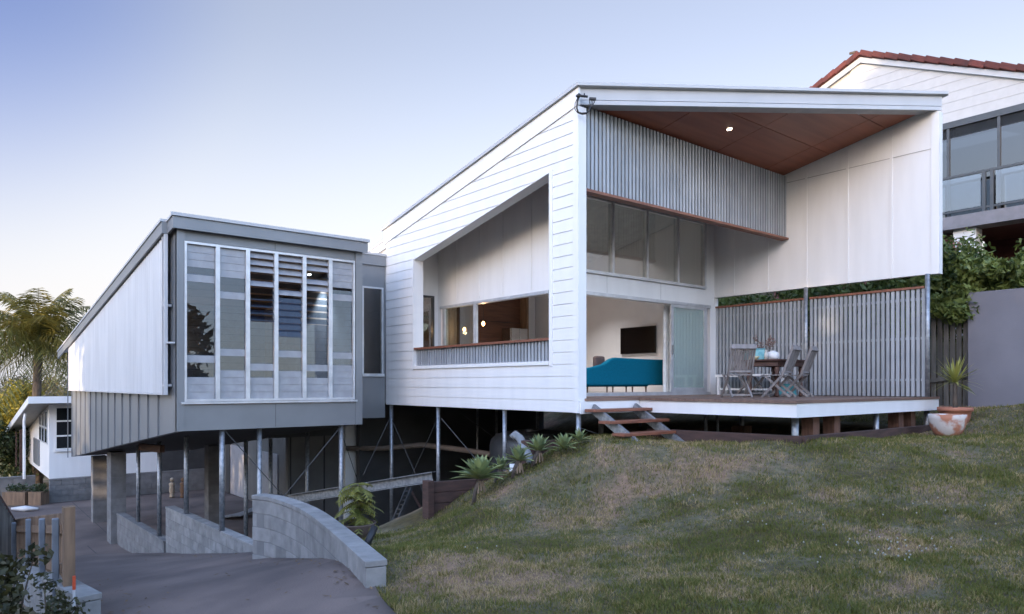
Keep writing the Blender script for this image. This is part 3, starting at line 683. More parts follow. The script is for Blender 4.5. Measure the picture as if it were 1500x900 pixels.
# ------------------------------------------------------------------ steps
st = thing('timber_steps', (.9,-.7,-.75), 'three open red hardwood treads on two galvanised stringers at the deck edge', 'steps')
for k, (yy, zz) in enumerate(((-.20,-.17),(-.52,-.36),(-.84,-.55))):
    q = MB(); q.box(.06,1.62,yy-.15,yy+.12,zz-.05,zz); q.build('tread', MERBAU, st, bevel=.006)
for x in (.28,1.36):
    q = MB(); q.bar((x,-.06,-.16),(x,-1.18,g(x,-1.15)-.12),.06,.16); so_ = q.build('stringer', GALV, st)
    q = MB()
    for yy, zz in ((-.20,-.22),(-.52,-.41),(-.84,-.60)): q.prism([(x+.031,yy-.12,zz-.001),(x+.031,yy+.10,zz-.001),(x+.031,yy+.06,zz-.08),(x+.031,yy-.04,zz-.08)], (.08,0,0))
    q.build('tread_bracket', GALV, so_)

# ------------------------------------------------------------------ sleeper edging
def sleepers(name, pts, ztops, label, h=.2, n=1, th=.08):
    o = thing(name, (pts[0][0], pts[0][1], ztops[0]-h*n), label, 'retaining edge')
    for i in range(len(pts)-1):
        for k in range(n):
            q = MB(); a = Vector((*pts[i], ztops[i]-h*(k+.5))); b = Vector((*pts[i+1], ztops[i+1]-h*(k+.5)))
            q.bar(a, b, th, h-.008); q.build('sleeper', SLEEPER, o, bevel=.006)
    return o
a = at(985,634,12.6); b = at(1166,641,10.85); c = at(1362,624,14.0)
sleepers('sleeper_edging', [(1.42,-.35),(1.5,-3.26),(6.9,-3.26)], [-.54,-.52,-.52], 'dark hardwood sleeper edging on the grass under the deck fascia', .22)
o = sleepers('sleeper_wall', [(-1.62,2.25),(-.05,1.75)], [-1.53,-1.5], 'tall dark stacked sleeper wall beside the big agave', .2, 4)
q = MB(); q.box(-1.72,-1.60,2.12,2.32,-2.6,-1.5); q.build('end_post', SLEEPER, o)
o = sleepers('sleeper_wall', [(-.6,.62),(1.6,.45)], [-.74,-.70], 'short dark sleeper planter edge below the corner post', .2, 2)
q = MB(); q.box(-.72,-.58,.52,.70,-1.4,-.72); q.build('end_post', SLEEPER, o)

# ------------------------------------------------------------------ block walls
def block_wall(name, path, ztop, depth, label, thick=.19, m=BLOCK, into=None):
    o = into or thing(name, (path[0][0], path[0][1], ztop-depth), label, 'wall')
    pts = [Vector((x, y, 0)) for x, y in path]; L_ = [0]
    for i in range(len(pts)-1): L_.append(L_[-1] + (pts[i+1]-pts[i]).length)
    def pos(s):
        s = min(max(s, 0), L_[-1])
        for i in range(len(pts)-1):
            if s <= L_[i+1] + 1e-9:
                t = (s-L_[i])/(L_[i+1]-L_[i]); return pts[i].lerp(pts[i+1], t)
        return pts[-1]
    core = MB(); blocks = MB(); caps = MB(); n = int(depth/.2)
    for k in range(n):
        z1 = ztop - .06 - k*.2; z0 = z1 - .19; s = -.2 if k % 2 else 0.
        while s < L_[-1] - .02:
            a = pos(max(s, 0)+.004); b = pos(min(s+.392, L_[-1]))
            if (b-a).length > .06:
                am = a.lerp(b, .5)
                if z1 > g(am.x, am.y) - .3: blocks.bar(a + Vector((0,0,(z0+z1)/2)), b + Vector((0,0,(z0+z1)/2)), thick, .19)
            s += .4
    s = 0
    while s < L_[-1]-.02:
        a = pos(s); b = pos(min(s+.396, L_[-1])); caps.bar(a + Vector((0,0,ztop-.025)), b + Vector((0,0,ztop-.025)), thick+.02, .056); s += .4
    s = 0
    while s < L_[-1]-.02:
        a = pos(s+.01); b = pos(min(s+.4, L_[-1]-.008)); core.bar(a + Vector((0,0,ztop-.06-depth/2)), b + Vector((0,0,ztop-.06-depth/2)), thick-.016, depth-.02); s += .4
    core.build('mortar_core', MORTAR, o); blocks.build('blocks', m, o, bevel=.004); caps.build('capping', m, o, bevel=.006)
    return o
def smoothpath(pts, n=6):
    out = []; P_ = [Vector((*p, 0)) for p in pts]; P_ = [P_[0]*2-P_[1]] + P_ + [P_[-1]*2-P_[-2]]
    for i in range(1, len(P_)-2):
        for k in range(n):
            t = k/n; a, b, c_, d_ = P_[i-1:i+3]
            v = .5*((2*b) + (c_-a)*t + (2*a-5*b+4*c_-d_)*t*t + (3*b-a-3*c_+d_)*t**3); out.append((v.x, v.y))
    out.append((P_[-2].x, P_[-2].y)); return out
block_wall('block_wall', smoothpath([(-4.97,1.66),(-4.83,1.22),(-4.87,.05),(-5.14,-1.36),(-5.52,-2.98)]), -1.36, 1.6, 'pale curved concrete block wall running down to the driveway edge')
block_wall('block_wall', [(-4.36,9.2),(-4.28,6.6),(-4.15,3.6),(-4.1,1.9)], -2.6, 1.8, 'stepped middle grey block wall carrying two steel posts')
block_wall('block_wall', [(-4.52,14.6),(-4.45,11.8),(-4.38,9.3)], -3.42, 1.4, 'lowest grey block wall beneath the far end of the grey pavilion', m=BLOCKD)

# ------------------------------------------------------------------ leaves
def leaf_quads(mbq, cs, size, nleaf, spread, flat=1.0, rng=RNG, droop=0., aspect=.45):
    for c, r in cs:
        c = np.array(c)
        v = rng.normal(size=(nleaf, 3)); v /= np.linalg.norm(v, axis=1)[:, None]
        rad = r * rng.random(nleaf)**.45
        pos = c + v*rad[:, None]*np.array([1, 1, flat])
        d = rng.normal(size=(nleaf, 3)); d[:, 2] -= droop; d /= np.linalg.norm(d, axis=1)[:, None]
        e_ = np.cross(d, rng.normal(size=(nleaf, 3))); e_ /= np.linalg.norm(e_, axis=1)[:, None]
        s_ = size*(.6+.8*rng.random(nleaf))[:, None]
        a = pos - d*s_*.5; b = pos + e_*s_*aspect*.5; c2 = pos + d*s_*.5; d2 = pos - e_*s_*aspect*.5
        o_ = len(mbq.v)
        mbq.v += np.stack([a, b, c2, d2], 1).reshape(-1, 3).tolist()
        mbq.f += [(o_+4*i, o_+4*i+1, o_+4*i+2, o_+4*i+3) for i in range(nleaf)]
LEAF_H = leaf_mat('hedge_leaf', (.03,.06,.014), (.23,.28,.07))
LEAF_D = leaf_mat('dark_tree_leaf', (.02,.035,.012), (.06,.085,.03))
LEAF_Y = leaf_mat('painted_sun_yellow_leaf', (.10,.12,.02), (.48,.38,.05), trans=.4)  # low sun's golden light put into the leaf colour
LEAF_P = leaf_mat('palm_leaf', (.028,.04,.012), (.24,.205,.045), trans=.3)
LEAF_B = leaf_mat('grey_bush_leaf', (.06,.06,.045), (.13,.12,.09))
LEAF_C = leaf_mat('cycad_leaf', (.07,.09,.02), (.27,.25,.05), scale=3)
def tree(name, base, h, crown_r, label, m, nclump=26, nleaf=220, size=.22, flat=.8, crown_z=None, seed=1, cat='tree', group=None, trunk_r=.16, lobes=None):
    rng = np.random.default_rng(seed); o = thing(name, base, label, cat, group); bx, by, bz = base
    cz = bz + (crown_z if crown_z is not None else h*.62)
    tm = MB(); top = Vector((bx+.1, by, cz))
    tm.tube([(bx,by,bz-.3),(bx+.06,by+.03,bz+(cz-bz)*.5),tuple(top)], [trunk_r, trunk_r*.75, trunk_r*.45], 9)
    cs = []
    for k in range(nclump):
        v = rng.normal(size=3); v /= np.linalg.norm(v); r_ = crown_r*(.35+.6*rng.random())
        c = (bx+v[0]*r_, by+v[1]*r_, cz + v[2]*r_*flat); cs.append((c, crown_r*(.20+.2*rng.random())))
        if k % 3 == 0: tm.tube([tuple(top*.6+Vector((bx,by,bz+(cz-bz)*.5))*.4), tuple(top.lerp(Vector(c), .5)+Vector((0,0,-.1))), c], [trunk_r*.4, trunk_r*.25, trunk_r*.06], 6)
    tm.build('trunk', BARK, o, smooth=True)
    cm = MB(); leaf_quads(cm, cs, size, nleaf, 1, flat, rng); cm.build('crown', m, o)
    return o

# hedge behind the right hand retaining wall
hd = thing('hedge', (9.6,0,.2), 'dense leafy green hedge spilling over the grey rendered wall', 'hedge')
cs = []; rng = np.random.default_rng(3)
for k in range(230):
    y = rng.uniform(-6.5, 6); x = rng.uniform(8.9, 10.8) + max(0, -y-3.0)*.15; z = rng.uniform(.9, 3.0) + (.45 if y < -1 else .0) + .25*math.sin(y*2.1)
    cs.append(((x, y, z), rng.uniform(.35, .6)))
for k in range(26):
    y = rng.uniform(-6, -3.0); cs.append(((rng.uniform(8.3, 8.9), y, rng.uniform(2.2, 2.9)), rng.uniform(.15, .3)))
for k in range(16):
    y = rng.uniform(-3.2, -.8); cs.append(((rng.uniform(8.2, 8.7), y, rng.uniform(1.5, 2.6)), rng.uniform(.2, .35)))
cm = MB(); leaf_quads(cm, cs, .15, 240, 1, .9, rng, .3); cm.build('foliage', LEAF_H, hd)
tm = MB()
for k in range(26):
    c = cs[k*6][0]; tm.tube([(c[0], c[1], g(c[0], c[1])-.1), (c[0]+.1, c[1]-.1, c[2]*.5), c], [.03,.02,.006], 5)
tm.build('stems', BARK, hd)
fm = MB(); leaf_quads(fm, [((cs[k][0][0]-.3, cs[k][0][1], cs[k][0][2]+.35), .16) for k in range(0, 150, 12)], .07, 14, 1); fm.build('pink_flowers', M('pink_flower', (.32,.14,.12), rough=.8), hd)

# ------------------------------------------------------------------ right side: rendered wall, paling fences, neighbour
rw = thing('rendered_wall', (8.4,-6,-.3), 'smooth grey rendered retaining wall below the hedge at the right edge', 'wall')
q = MB(); q.box(8.25,8.5,-12,-3.25,-.8,2.19); q.build('wall_panel', RENDER, rw, bevel=.01)
pfn = thing('paling_fence', (8.5,-1,0), 'weathered grey paling fence between the slatted screen and the rendered wall', 'fence')
q = MB()
for k in range(44):
    y = -3.2 + k*.125; h = 2.05 - .16*(y+3.2) + random.uniform(-.02,.02); q.box(8.42,8.44,y,y+.095,-.4,h-.1)
q.build('paling', PALING, pfn)
for dz_ in (.45, 1.85):
    q = MB(); q.bar((8.39,-3.2,dz_),(8.39,2.3,dz_-.95*.9),.05,.09); q.build('rail', PALING, pfn)
bf = thing('paling_fence', (9,6,0), 'dark paling boundary fence in the gloom behind the deck', 'fence')
q = MB(); 
for k in range(75):
    y = 2.3 + k*.125; q.box(8.44,8.46,y,y+.11,-1.4,1.3)
q.build('paling', PALING, bf)
q = MB(); q.box(8.40,8.44,2.3,11.6,.6,.7); q.build('rail', PALING, bf)

nb = thing('neighbour_house', (14,0,1), 'neighbouring white gabled house with red tiled roof and dark glass balcony', 'house')
XN = 13.0
rid = (1.14, 10.12); lef = (4.5, 8.75); rig = (-9, 4.7+.9)
def gz(y): return 10.08 - (.405*(y-1.14) if y > 1.14 else .455*(1.14-y))
q = MB(); q.prism([(XN,1.49,7.0),(XN,-5.55,7.0),(XN,-5.55,gz(-5.55)),(XN,1.14,gz(1.14)),(XN,1.49,gz(1.49))], (.2,0,0)); q.prism([(XN+.03,1.49,4.0),(XN+.03,6,4.0),(XN+.03,6,gz(6)),(XN+.03,1.49,gz(1.49))], (.2,0,0))
NWH = M('neighbour_white_boards', (.52,.52,.51), (.48,.48,.47), rough=.6)
nw = q.build('gable_wall', NWH, nb)
q = MB(); z = 7.46
while z < 10:
    pts = [(XN-.003,1.44,z),(XN-.003,-9,z),(XN-.003,-9,z+.262),(XN-.003,1.44,z+.262)]
    top = [(XN-.003,1.44,0),(XN-.003,-9,0),(XN-.003,-9,gz(-9)-.1),(XN-.003,1.14,gz(1.14)-.1),(XN-.003,1.44,gz(1.44)-.1)]
    def cl2(poly, fn):
        out = []; n = len(poly)
        for i in range(n):
            a, b = poly[i], poly[(i+1) % n]; da, db = fn(a), fn(b)
            if da >= 0: out.append(a)
            if (da >= 0) != (db >= 0): t = da/(da-db); out.append(tuple(a[k]+(b[k]-a[k])*t for k in range(3)))
        return out
    c = cl2(pts, lambda p: 10.08-.1-.455*(1.14-p[1])-p[2]); c = cl2(c, lambda p: 10.08-.1-.405*(p[1]-1.14)-p[2]) if c else c
    if len(c) >= 3: q.prism(c, (-.015,0,0))
    z += .27
q.build('gable_boards', NWH, nw)
q = MB()
for s_, ye in ((1, 6.0), (-1, -9.0)):
    q.prism([(XN-.10,1.14,gz(1.14)),(XN-.10,ye,gz(ye)),(XN-.10,ye,gz(ye)-.16),(XN-.10,1.14,gz(1.14)-.16)], (.05,0,0))
q.build('barge_board', FASCIA, nb)
q = MB()
for s_, ye in ((1, 6.2), (-1, -9.2)):
    q.prism([(XN-.12,1.14,gz(1.14)+.01),(XN-.12,ye,gz(ye)+.01),(XN+9,ye,gz(ye)+.01),(XN+9,1.14,gz(1.14)+.01)], (0,0,.06))
ro = q.build('tiled_roof', TILE, nb)
q = MB()
for s_ in (1, -1):
    for k in range(26):
        y0 = 1.14 + s_*(.02+k*.36); y1 = y0 + s_*.38
        if (s_ > 0 and y1 > 6.2): break
        a = Vector((XN-.06, y0, gz(y0)+.13)); b = Vector((XN-.06, y1, gz(y1)+.085)); q.bar(a, b, .26, .16)
q.build('verge_tiles', TILE, ro, bevel=.02)
q = MB(); q.tube([(XN+.0,1.35,gz(1.3)+.1),(XN+.0,1.35,gz(1.3)+.35)], [.06,.03], 8); q.tube([(XN,1.28,gz(1.3)+.3),(XN,1.5,gz(1.3)+.33)], .04, 6); q.build('roof_vent', BARK, ro)
# glass band
q = MB(); q.box(XN-.06,XN+.1,-9,3,7.28,7.45)
for y in (-.9,-1.22,-2.42,-3.9,-5.4): q.box(XN-.04,XN+.06,y-.035,y+.035,4.8,7.28)
wo = q.build('balcony_window', ALUD, nb)
q = MB(); q.box(XN+.0,XN+.012,-9,3,4.8,7.28); q.build('glass', GLASSD, wo)
q = MB(); q.box(XN+2.4,XN+2.6,-9,3,4.6,7.4); q.box(XN+.1,XN+2.4,-9,3,4.55,4.7); q.build('room_interior', M('neighbour_room', (.14,.15,.17), rough=.8), nb)
q = MB(); q.box(XN-.42,XN-.37,-9,3,5.80,5.86); q.box(XN-.42,XN-.37,-9,3,4.86,4.91)
for y in (-.75,-1.05,-2.2,-2.38,-3.8): q.box(XN-.43,XN-.36,y-.04,y+.04,4.75,5.8)
bo = q.build('balustrade', ALUD, nb)
q = MB()
for ya, yb in ((-2.12,-1.12),(-3.7,-2.46),(-.70,.6)): q.box(XN-.40,XN-.39,ya,yb,4.93,5.78)
q.build('glass', BAL, bo)
q = MB(); q.box(XN-.5,XN+.1,-9,3,4.42,4.76); q.build('balcony_slab', M('grey_balcony_paint', (.22,.21,.22), rough=.6), nb)
q = MB(); q.box(XN+.0,XN+.2,-1.42,4,2.2,4.4); mo = q.build('lower_wall', MAROON, nb)
q = MB()
for k in range(14): q.box(XN-.012,XN-.002,-1.42,4,2.25+k*.155,2.38+k*.155)
q.build('maroon_boards', MAROON, mo)
q = MB(); q.box(XN-.3,XN+.15,-1.98,-1.44,1.5,4.41); q.build('balcony_column', WHITE, nb)
q = MB(); q.box(XN+2.2,XN+2.4,-9,-1.4,1.5,5.4); q.box(XN+.12,XN+2.19,-9,-1.4,4.43,4.53); 
for k in range(18): q.box(XN+2.17,XN+2.198,-9,-1.4,1.6+k*.155,1.73+k*.155)
q.build('undercroft_wall', MAROON, nb)

# ------------------------------------------------------------------ left side: cottage, block walls, planters
ct = thing('cottage', (-3,25,-4.3), 'small white cottage with sloping eave left of the grey pavilion', 'house')
CX0, CY0 = -5.18, 24.0
q = MB(); q.box(CX0,1.0,CY0,CY0+.2,-3.42,-.42); cw = q.build('front_wall', WHITE, ct)
def cz_(y): return -.30 - .16*(y-23.2)
q = MB(); q.prism([(CX0,CY0+.2,-3.42),(CX0,33,-3.42),(CX0,33,cz_(33)-.15),(CX0,CY0+.2,cz_(CY0)-.15)], (.2,0,0)); q.build('side_wall', WHITE, ct)
q = MB(); q.prism([(CX0-.75,22.9,cz_(22.9)),(1.4,22.9,cz_(22.9)),(1.4,33.5,cz_(33.5)),(CX0-.75,33.5,cz_(33.5))], (0,0,.05)); cr = q.build('roof', FASCIA, ct)
q = MB(); q.box(CX0-.77,1.4,22.86,22.9,cz_(22.9)-.20,cz_(22.9)+.06); q.prism([(CX0-.77,22.9,cz_(22.9)+.06),(CX0-.77,33.5,cz_(33.5)+.06),(CX0-.77,33.5,cz_(33.5)-.2),(CX0-.77,22.9,cz_(22.9)-.2)], (.04,0,0)); q.build('fascia', WHITE, cr)
q = MB(); q.prism([(CX0-.72,22.9,cz_(22.9)-.1),(1.4,22.9,cz_(22.9)-.1),(1.4,33.4,cz_(33.4)-.1),(CX0-.72,33.4,cz_(33.4)-.1)], (0,0,.03)); q.build('eave_lining', SOFFIT, cr)
def win(xa, xb, za, zb, rows):
    q = MB(); t = .05; q.box(xa,xa+t,CY0-.04,CY0-.002,za,zb); q.box(xb-t,xb,CY0-.04,CY0-.002,za,zb); q.box(xa+t,xb-t,CY0-.04,CY0-.002,za,za+t); q.box(xa+t,xb-t,CY0-.04,CY0-.002,zb-t,zb)
    for r_ in rows: q.box(xa+t,xb-t,CY0-.04,CY0-.002,r_-.03,r_+.03)
    o = q.build('window', WHITE, ct); q = MB(); q.box(xa+t,xb-t,CY0-.02,CY0-.006,za+t,zb-t); q.build('pane', M('dark_pane', (.02,.023,.025), rough=.08), o)
win(-4.99,-4.2,-2.3,-.62,(-1.18,-1.76)); win(-4.1,-3.3,-2.3,-.62,(-1.18,-1.76))
q = MB(); q.box(-5.0,-3.3,CY0-.08,CY0-.002,-2.37,-2.31); q.build('window_sill', WHITE, ct)
for k in range(3):
    y = 24.35 + k*.95; q = MB(); q.box(CX0-.04,CX0-.002,y,y+.75,-2.1,-.75-.14*k); o = q.build('window', ALU, ct); q = MB(); q.box(CX0-.048,CX0-.042,y+.06,y+.69,-2.04,-1.5); q.box(CX0-.048,CX0-.042,y+.06,y+.69,-1.42,-.82-.14*k); q.build('pane', M('sky_pane', (.05,.07,.09), rough=.05), o)
q = MB(); q.box(CX0-.05,CX0-.002,27.1,29.2,-3.2,-2.1); q.build('window', GREY, ct)
q = MB(); q.tube([(CX0-.7,25.3,-3.5),(CX0-.7,25.3,-1.2),(CX0-.66,25.3,-.9)], .05, 8); q.build('downpipe', WHITE, ct)
q = MB(); q.box(CX0-.6,CX0-.5,28.5,28.6,-3.5,-1.7); q.box(CX0-.6,CX0-.55,30.5,30.6,-3.5,-1.9); q.build('verandah_post', SLEEPER, ct)

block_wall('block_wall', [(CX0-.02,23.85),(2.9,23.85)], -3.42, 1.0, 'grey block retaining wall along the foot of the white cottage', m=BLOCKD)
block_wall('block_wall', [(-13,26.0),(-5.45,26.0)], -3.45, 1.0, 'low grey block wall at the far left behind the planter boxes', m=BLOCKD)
for i, (px0, px1, lab) in enumerate(((10,43,'long timber planter box with green plants by the far left block wall'),(48,66,'short dark timber planter box nearest the cottage corner'))):
    a = at(px0, 735, 27.0); b = at(px1, 735, 27.0); o = thing('planter_box', ((a.x+b.x)/2, (a.y+b.y)/2, -4.3), lab, 'planter')
    q = MB(); q.bar((a.x,a.y,-4.05),(b.x,b.y,-4.05),.5,.5); q.build('timber_box', FENCEW, o)
    q = MB(); m_ = a.lerp(b, .5); leaf_quads(q, [((a.x+(b.x-a.x)*t, a.y+(b.y-a.y)*t, -3.7), .2) for t in (.2,.5,.8)], .1, 120, 1); q.build('plants', LEAF_D, o)
a = at(17,741,25.5); b = at(56,736,25.5)
o = tag(MB().tube([(a.x,a.y,-4.2),((a.x+b.x)/2,(a.y+b.y)/2,-4.2),(b.x,b.y,-4.2)], [.04,.11,.04], 10).build('white_kayak', SHEET, smooth=True), 'slim white kayak lying on the concrete before the planters', 'kayak')
# carport bits
def statue(px_, d, h, label, m):
    p = at(px_, 720, d); o = thing('garden_statue', (p.x, p.y, -4.28), label, 'statue', )
    q = MB(); q.lathe([(.11,0),(.11,.06),(.08,.08),(.10,.2),(.12,.32),(.09,.42),(.12,.52),(.12,.56),(.05,.60),(.045,.63)], (p.x,p.y,-4.28), 14); q.build('body', m, o, smooth=True)
    q = MB(); q.lathe([(.02,.62),(.07,.65),(.085,.70),(.07,.76),(.02,.79)], (p.x,p.y,-4.28), 12); q.build('head', m, o, smooth=True)
statue(252, 28.6, .7, 'pale stone garden statue standing against the carport block wall', STONE)
statue(268, 28.6, .7, 'brown garden statue half hidden behind a steel post', M('brown_figure', (.16,.09,.05), rough=.9))
statue(317, 27.5, .9, 'tan garden statue between the block column and a thick post', M('tan_figure', (.22,.13,.08), rough=.9))
o = thing('metal_sheets', (-2.3,10.6,-4.28), 'small heap of bluish metal sheets lying on the carport floor', 'sheets')
p = at(352,744,24.5)
for k in range(4):
    q = MB(); q.bar((p.x-.7+k*.12,p.y-.2*k,-4.24+k*.03),(p.x+.8,p.y+.1*k,-4.2+k*.04),.35,.02); 
    q.build('sheet', GALV, o)

# dark underfloor: steel beam, pipe, ladder, crates
a = at(425,738,16.4); b = at(636,706,14.2)
o = thing('steel_beam', tuple(a), 'long galvanised steel channel lying level below the white wing', 'beam')
q = MB(); d_ = (b-a); b = a + d_*1.0
q.bar(a, b, .16, .012); q.bar(a+Vector((0,0,.2)), b+Vector((0,0,.2)), .16, .012); q.bar(a+Vector((.0,.07,.1)), b+Vector((.0,.07,.1)), .012, .19); q.build('channel', GALV, o)
q = MB(); pts = [at(*k) for k in ((508,657,19.2),(560,657,19),(620,652,18.6),(690,661,17.8),(755,672,16.5))]; q.tube(pts, .07, 8); tag(q.build('drain_pipe', M('dusty_pipe', (.22,.18,.15), rough=.8), smooth=True), 'dusty brown drain pipe strung across the dark space under the house', 'pipe')
o = thing('step_ladder', tuple(at(590,765,15.5)), 'dark folding ladder leaning in the shadow under the house', 'ladder')
a, b = at(575,765,15.5), at(596,715,15.8); a2, b2 = at(582,765,15.3), at(603,715,15.6)
q = MB(); q.bar(a,b,.04,.06); q.bar(a2,b2,.04,.06); q.build('rail', GREYD, o)
q = MB()
for t in np.linspace(.1,.9,7): q.bar(a.lerp(b,t), a2.lerp(b2,t), .03, .03)
q.build('rung', GREYD, o)
a, b = at(628,765,15.8), at(600,715,15.8); q = MB(); q.bar(a,b,.04,.05); q.build('rear_leg', SLEEPER, o)

# water tank with downpipe
tk0 = at(800,655,15.6)
o = thing('water_tank', (tk0.x, tk0.y, -1.9), 'squat charcoal plastic water tank behind the sleeper edging', 'water tank')
q = MB(); q.lathe([(1.0,-1.0),(1.0,.55),(.97,.68),(.85,.80),(.5,.88),(.2,.90)], (1.75,3.2,-1.65), 32); q.build('tank_body', TANK, o, smooth=True)
q = MB(); q.lathe([(.16,.86),(.18,.93),(.02,.95)], (1.45,2.9,-1.65), 16); q.build('tank_lid', TANK, o, smooth=True)
q = MB(); pts = [at(*k) for k in ((750,642,12.75),(755,637,12.75),(762,643,12.6),(786,694,11.75))]; q.tube(pts, .075, 10); q.build('overflow_pipe', PVC, o, smooth=True)
q = MB(); pts = [at(*k) for k in ((752,705,12.6),(752,680,12.6))]; q.tube(pts, .07, 10); q.build('pipe_stub', WHITE, o, smooth=True)

# ------------------------------------------------------------------ agaves
AGA = leaf_mat('agave_leaf', (.14,.19,.10), (.30,.34,.12), scale=4, trans=.12, rough=.55)
DEAD = M('dry_leaf', (.26,.19,.13), rough=.9)
def agave(px_, py_, d, r, label, stem=0., nl=30, seed=0):
    rng = np.random.default_rng(seed); p = at(px_, py_, d); zg = g(p.x, p.y)
    o = thing('agave', (p.x, p.y, zg), label, 'plant', 'agaves along the garden bed')
    c = Vector((p.x, p.y, zg + stem + .06)); q = MB()
    for k in range(nl):
        az = k*2.399 + rng.uniform(-.2,.2); el = R(14 + 70*(k/nl)**.9) + rng.uniform(-.1,.1); L_ = r*(1.05 - .25*(k/nl))*rng.uniform(.88,1.1)
        dr_ = Vector((math.cos(az)*math.cos(el), math.sin(az)*math.cos(el), math.sin(el))); sdv = Vector((-math.sin(az), math.cos(az), 0)); upv = sdv.cross(dr_)*-1
        vs = []; W_ = r*.27
        for t, w_ in ((0,.45),(.25,.8),(.5,1),(.75,.65),(1,.03)):
            cc = c + dr_*L_*t + Vector((0,0,-L_*.22*t*t*math.cos(el)))
            vs += [cc - sdv*W_*w_/2 + upv*W_*.16*w_, cc - upv*W_*.03, cc + sdv*W_*w_/2 + upv*W_*.16*w_]
        q.add(vs, [(3*i+j, 3*i+j+1, 3*i+j+4, 3*i+j+3) for i in range(4) for j in (0,1)])
    l_ = q.build('leaves', AGA, o, smooth=True)
    if stem > .05:
        q = MB(); q.tube([(p.x-.12,p.y+.02,zg-.1),(p.x-.09,p.y,zg+stem*.6),tuple(c)], [.035,.03,.045], 8); q.build('stem', BARK, o, smooth=True)
        q = MB()
        for k in range(14):
            az = rng.uniform(0,6.28); a = c + Vector((math.cos(az)*.05, math.sin(az)*.05, -.02)); b = c + Vector((math.cos(az)*.09, math.sin(az)*.09, -.2*rng.uniform(.6,1.1))); q.bar(a, b, .018, .004)
        q.build('dead_leaves', DEAD, o)
agave(703,742,11.3,.50,'largest blue green agave on a bare stem beside the tall sleeper wall', .26, 44, 1)
agave(734,712,12.0,.32,'small agave half hidden just right of the largest one', .1, 20, 2)
agave(760,708,11.6,.36,'agave with pale yellowing leaves in front of the overflow pipe', .12, 24, 3)
agave(789,690,11.7,.36,'agave at the left end post of the short sleeper edge', .1, 24, 4)
agave(826,683,11.5,.33,'agave right below the middle of the short sleeper edge', .04, 24, 5)
agave(849,665,11.7,.27,'smallest pale agave at the foot of the corner post by the steps', .02, 18, 6)

# potted cycad under the house
p = at(522,786,11.0); zg = g(p.x,p.y)
o = thing('potted_cycad', (p.x,p.y,zg), 'yellowish feathery shrub in a wide brown pot under the white wing', 'potted plant')
q = MB(); q.lathe([(.18,0),(.27,.16),(.30,.26),(.31,.28),(.27,.28),(.26,.22)], (p.x,p.y,zg-.02), 24); q.build('pot', M('brown_pot', (.12,.085,.07), rough=.7), o, smooth=True)
q = MB(); q.tube([(p.x+.05,p.y,zg+.2),(p.x+.08,p.y,zg+.55),(p.x+.02,p.y,zg+.85)], [.025,.02,.012], 7)
rng = np.random.default_rng(5); fr_ = MB(); tops = []
for k in range(64):
    a = Vector((p.x+.03, p.y, zg+.25+.62*(k/64))); az = rng.uniform(0,6.28); L_ = rng.uniform(.22,.36); up_ = rng.uniform(.0,.5)
    pts = [a + Vector((math.cos(az)*L_*t, math.sin(az)*L_*t, up_*L_*t - .55*L_*t*t)) for t in np.linspace(0,1,9)]
    fr_.tube(pts, [.005]*9, 4, False)
    for i in range(1,9):
        d_ = (pts[i]-pts[i-1]).normalized(); s_ = d_.cross(Vector((0,0,1))).normalized(); w_ = .10*(1-.5*abs(i/8-.4))
        for sg in (-1,1):
            tip = pts[i] + s_*sg*w_ + d_*.045 + Vector((0,0,-.02)); fr_.add([pts[i]-d_*.022, pts[i]+d_*.022, tip], [(0,1,2)])
q.build('stem', BARK, o, smooth=True); fr_.build('fronds', LEAF_C, o)
a, b = at(535,803,9.8), at(549,772,10.0)
tag(MB().tube([a,b],.05,8).build('black_drain_pipe', BLACKM, smooth=True), 'short black plastic drain pipe leaning out of the grass by the curved wall', 'pipe')

# terracotta pots by the deck
p = at(1388,634,12.7); zg = g(p.x,p.y)
o = thing('terracotta_pot', (p.x,p.y,zg), 'round terracotta pot stained with white efflorescence at the deck corner', 'pot')
def pot_mat():
    m = M('stained_terracotta', (.40,.17,.10), (.55,.50,.46), rough=.85, scale=3.2, detail=6, contrast=(.42,.5), bump=.15); return m
q = MB(); q.lathe([(.16,0),(.22,.06),(.275,.18),(.30,.32),(.305,.40),(.275,.40),(.26,.3)], (p.x,p.y,zg-.04), 28); q.build('pot_body', pot_mat(), o, smooth=True)
p2 = at(1399,606,13.6)
o = thing('potted_yucca', (p2.x,p2.y,-.6), 'spiky yellow green yucca in a plain terracotta pot behind the stained pot', 'potted plant')
q = MB(); q.lathe([(.18,0),(.25,.2),(.27,.32),(.30,.33),(.30,.40),(.26,.40),(.25,.33)], (p2.x,p2.y,-.58), 24); q.build('pot_body', TERRA, o, smooth=True)
q = MB(); q.tube([(p2.x,p2.y,-.3),(p2.x,p2.y,.30)], [.045,.04], 8); q.build('trunk', BARK, o, smooth=True)
q = MB(); rng = np.random.default_rng(9)
for k in range(58):
    az = rng.uniform(0,6.28); el = rng.uniform(-.45,1.35); L_ = rng.uniform(.42,.58); c = Vector((p2.x,p2.y,.28+rng.uniform(-.05,.08)))
    dr_ = Vector((math.cos(az)*math.cos(el), math.sin(az)*math.cos(el), math.sin(el))); sdv = Vector((-math.sin(az), math.cos(az), 0)); vs = []
    for t, w_ in ((0,.7),(.4,1),(.75,.7),(1,.05)):
        cc = c + dr_*L_*t + Vector((0,0,-.3*L_*t*t*(1-abs(math.sin(el))))); vs += [cc - sdv*.019*w_, cc + sdv*.019*w_]
    q.add(vs, [(2*i,2*i+1,2*i+3,2*i+2) for i in range(3)])
q.build('leaves', leaf_mat('yucca_leaf', (.20,.22,.05), (.42,.40,.10), scale=3), o)

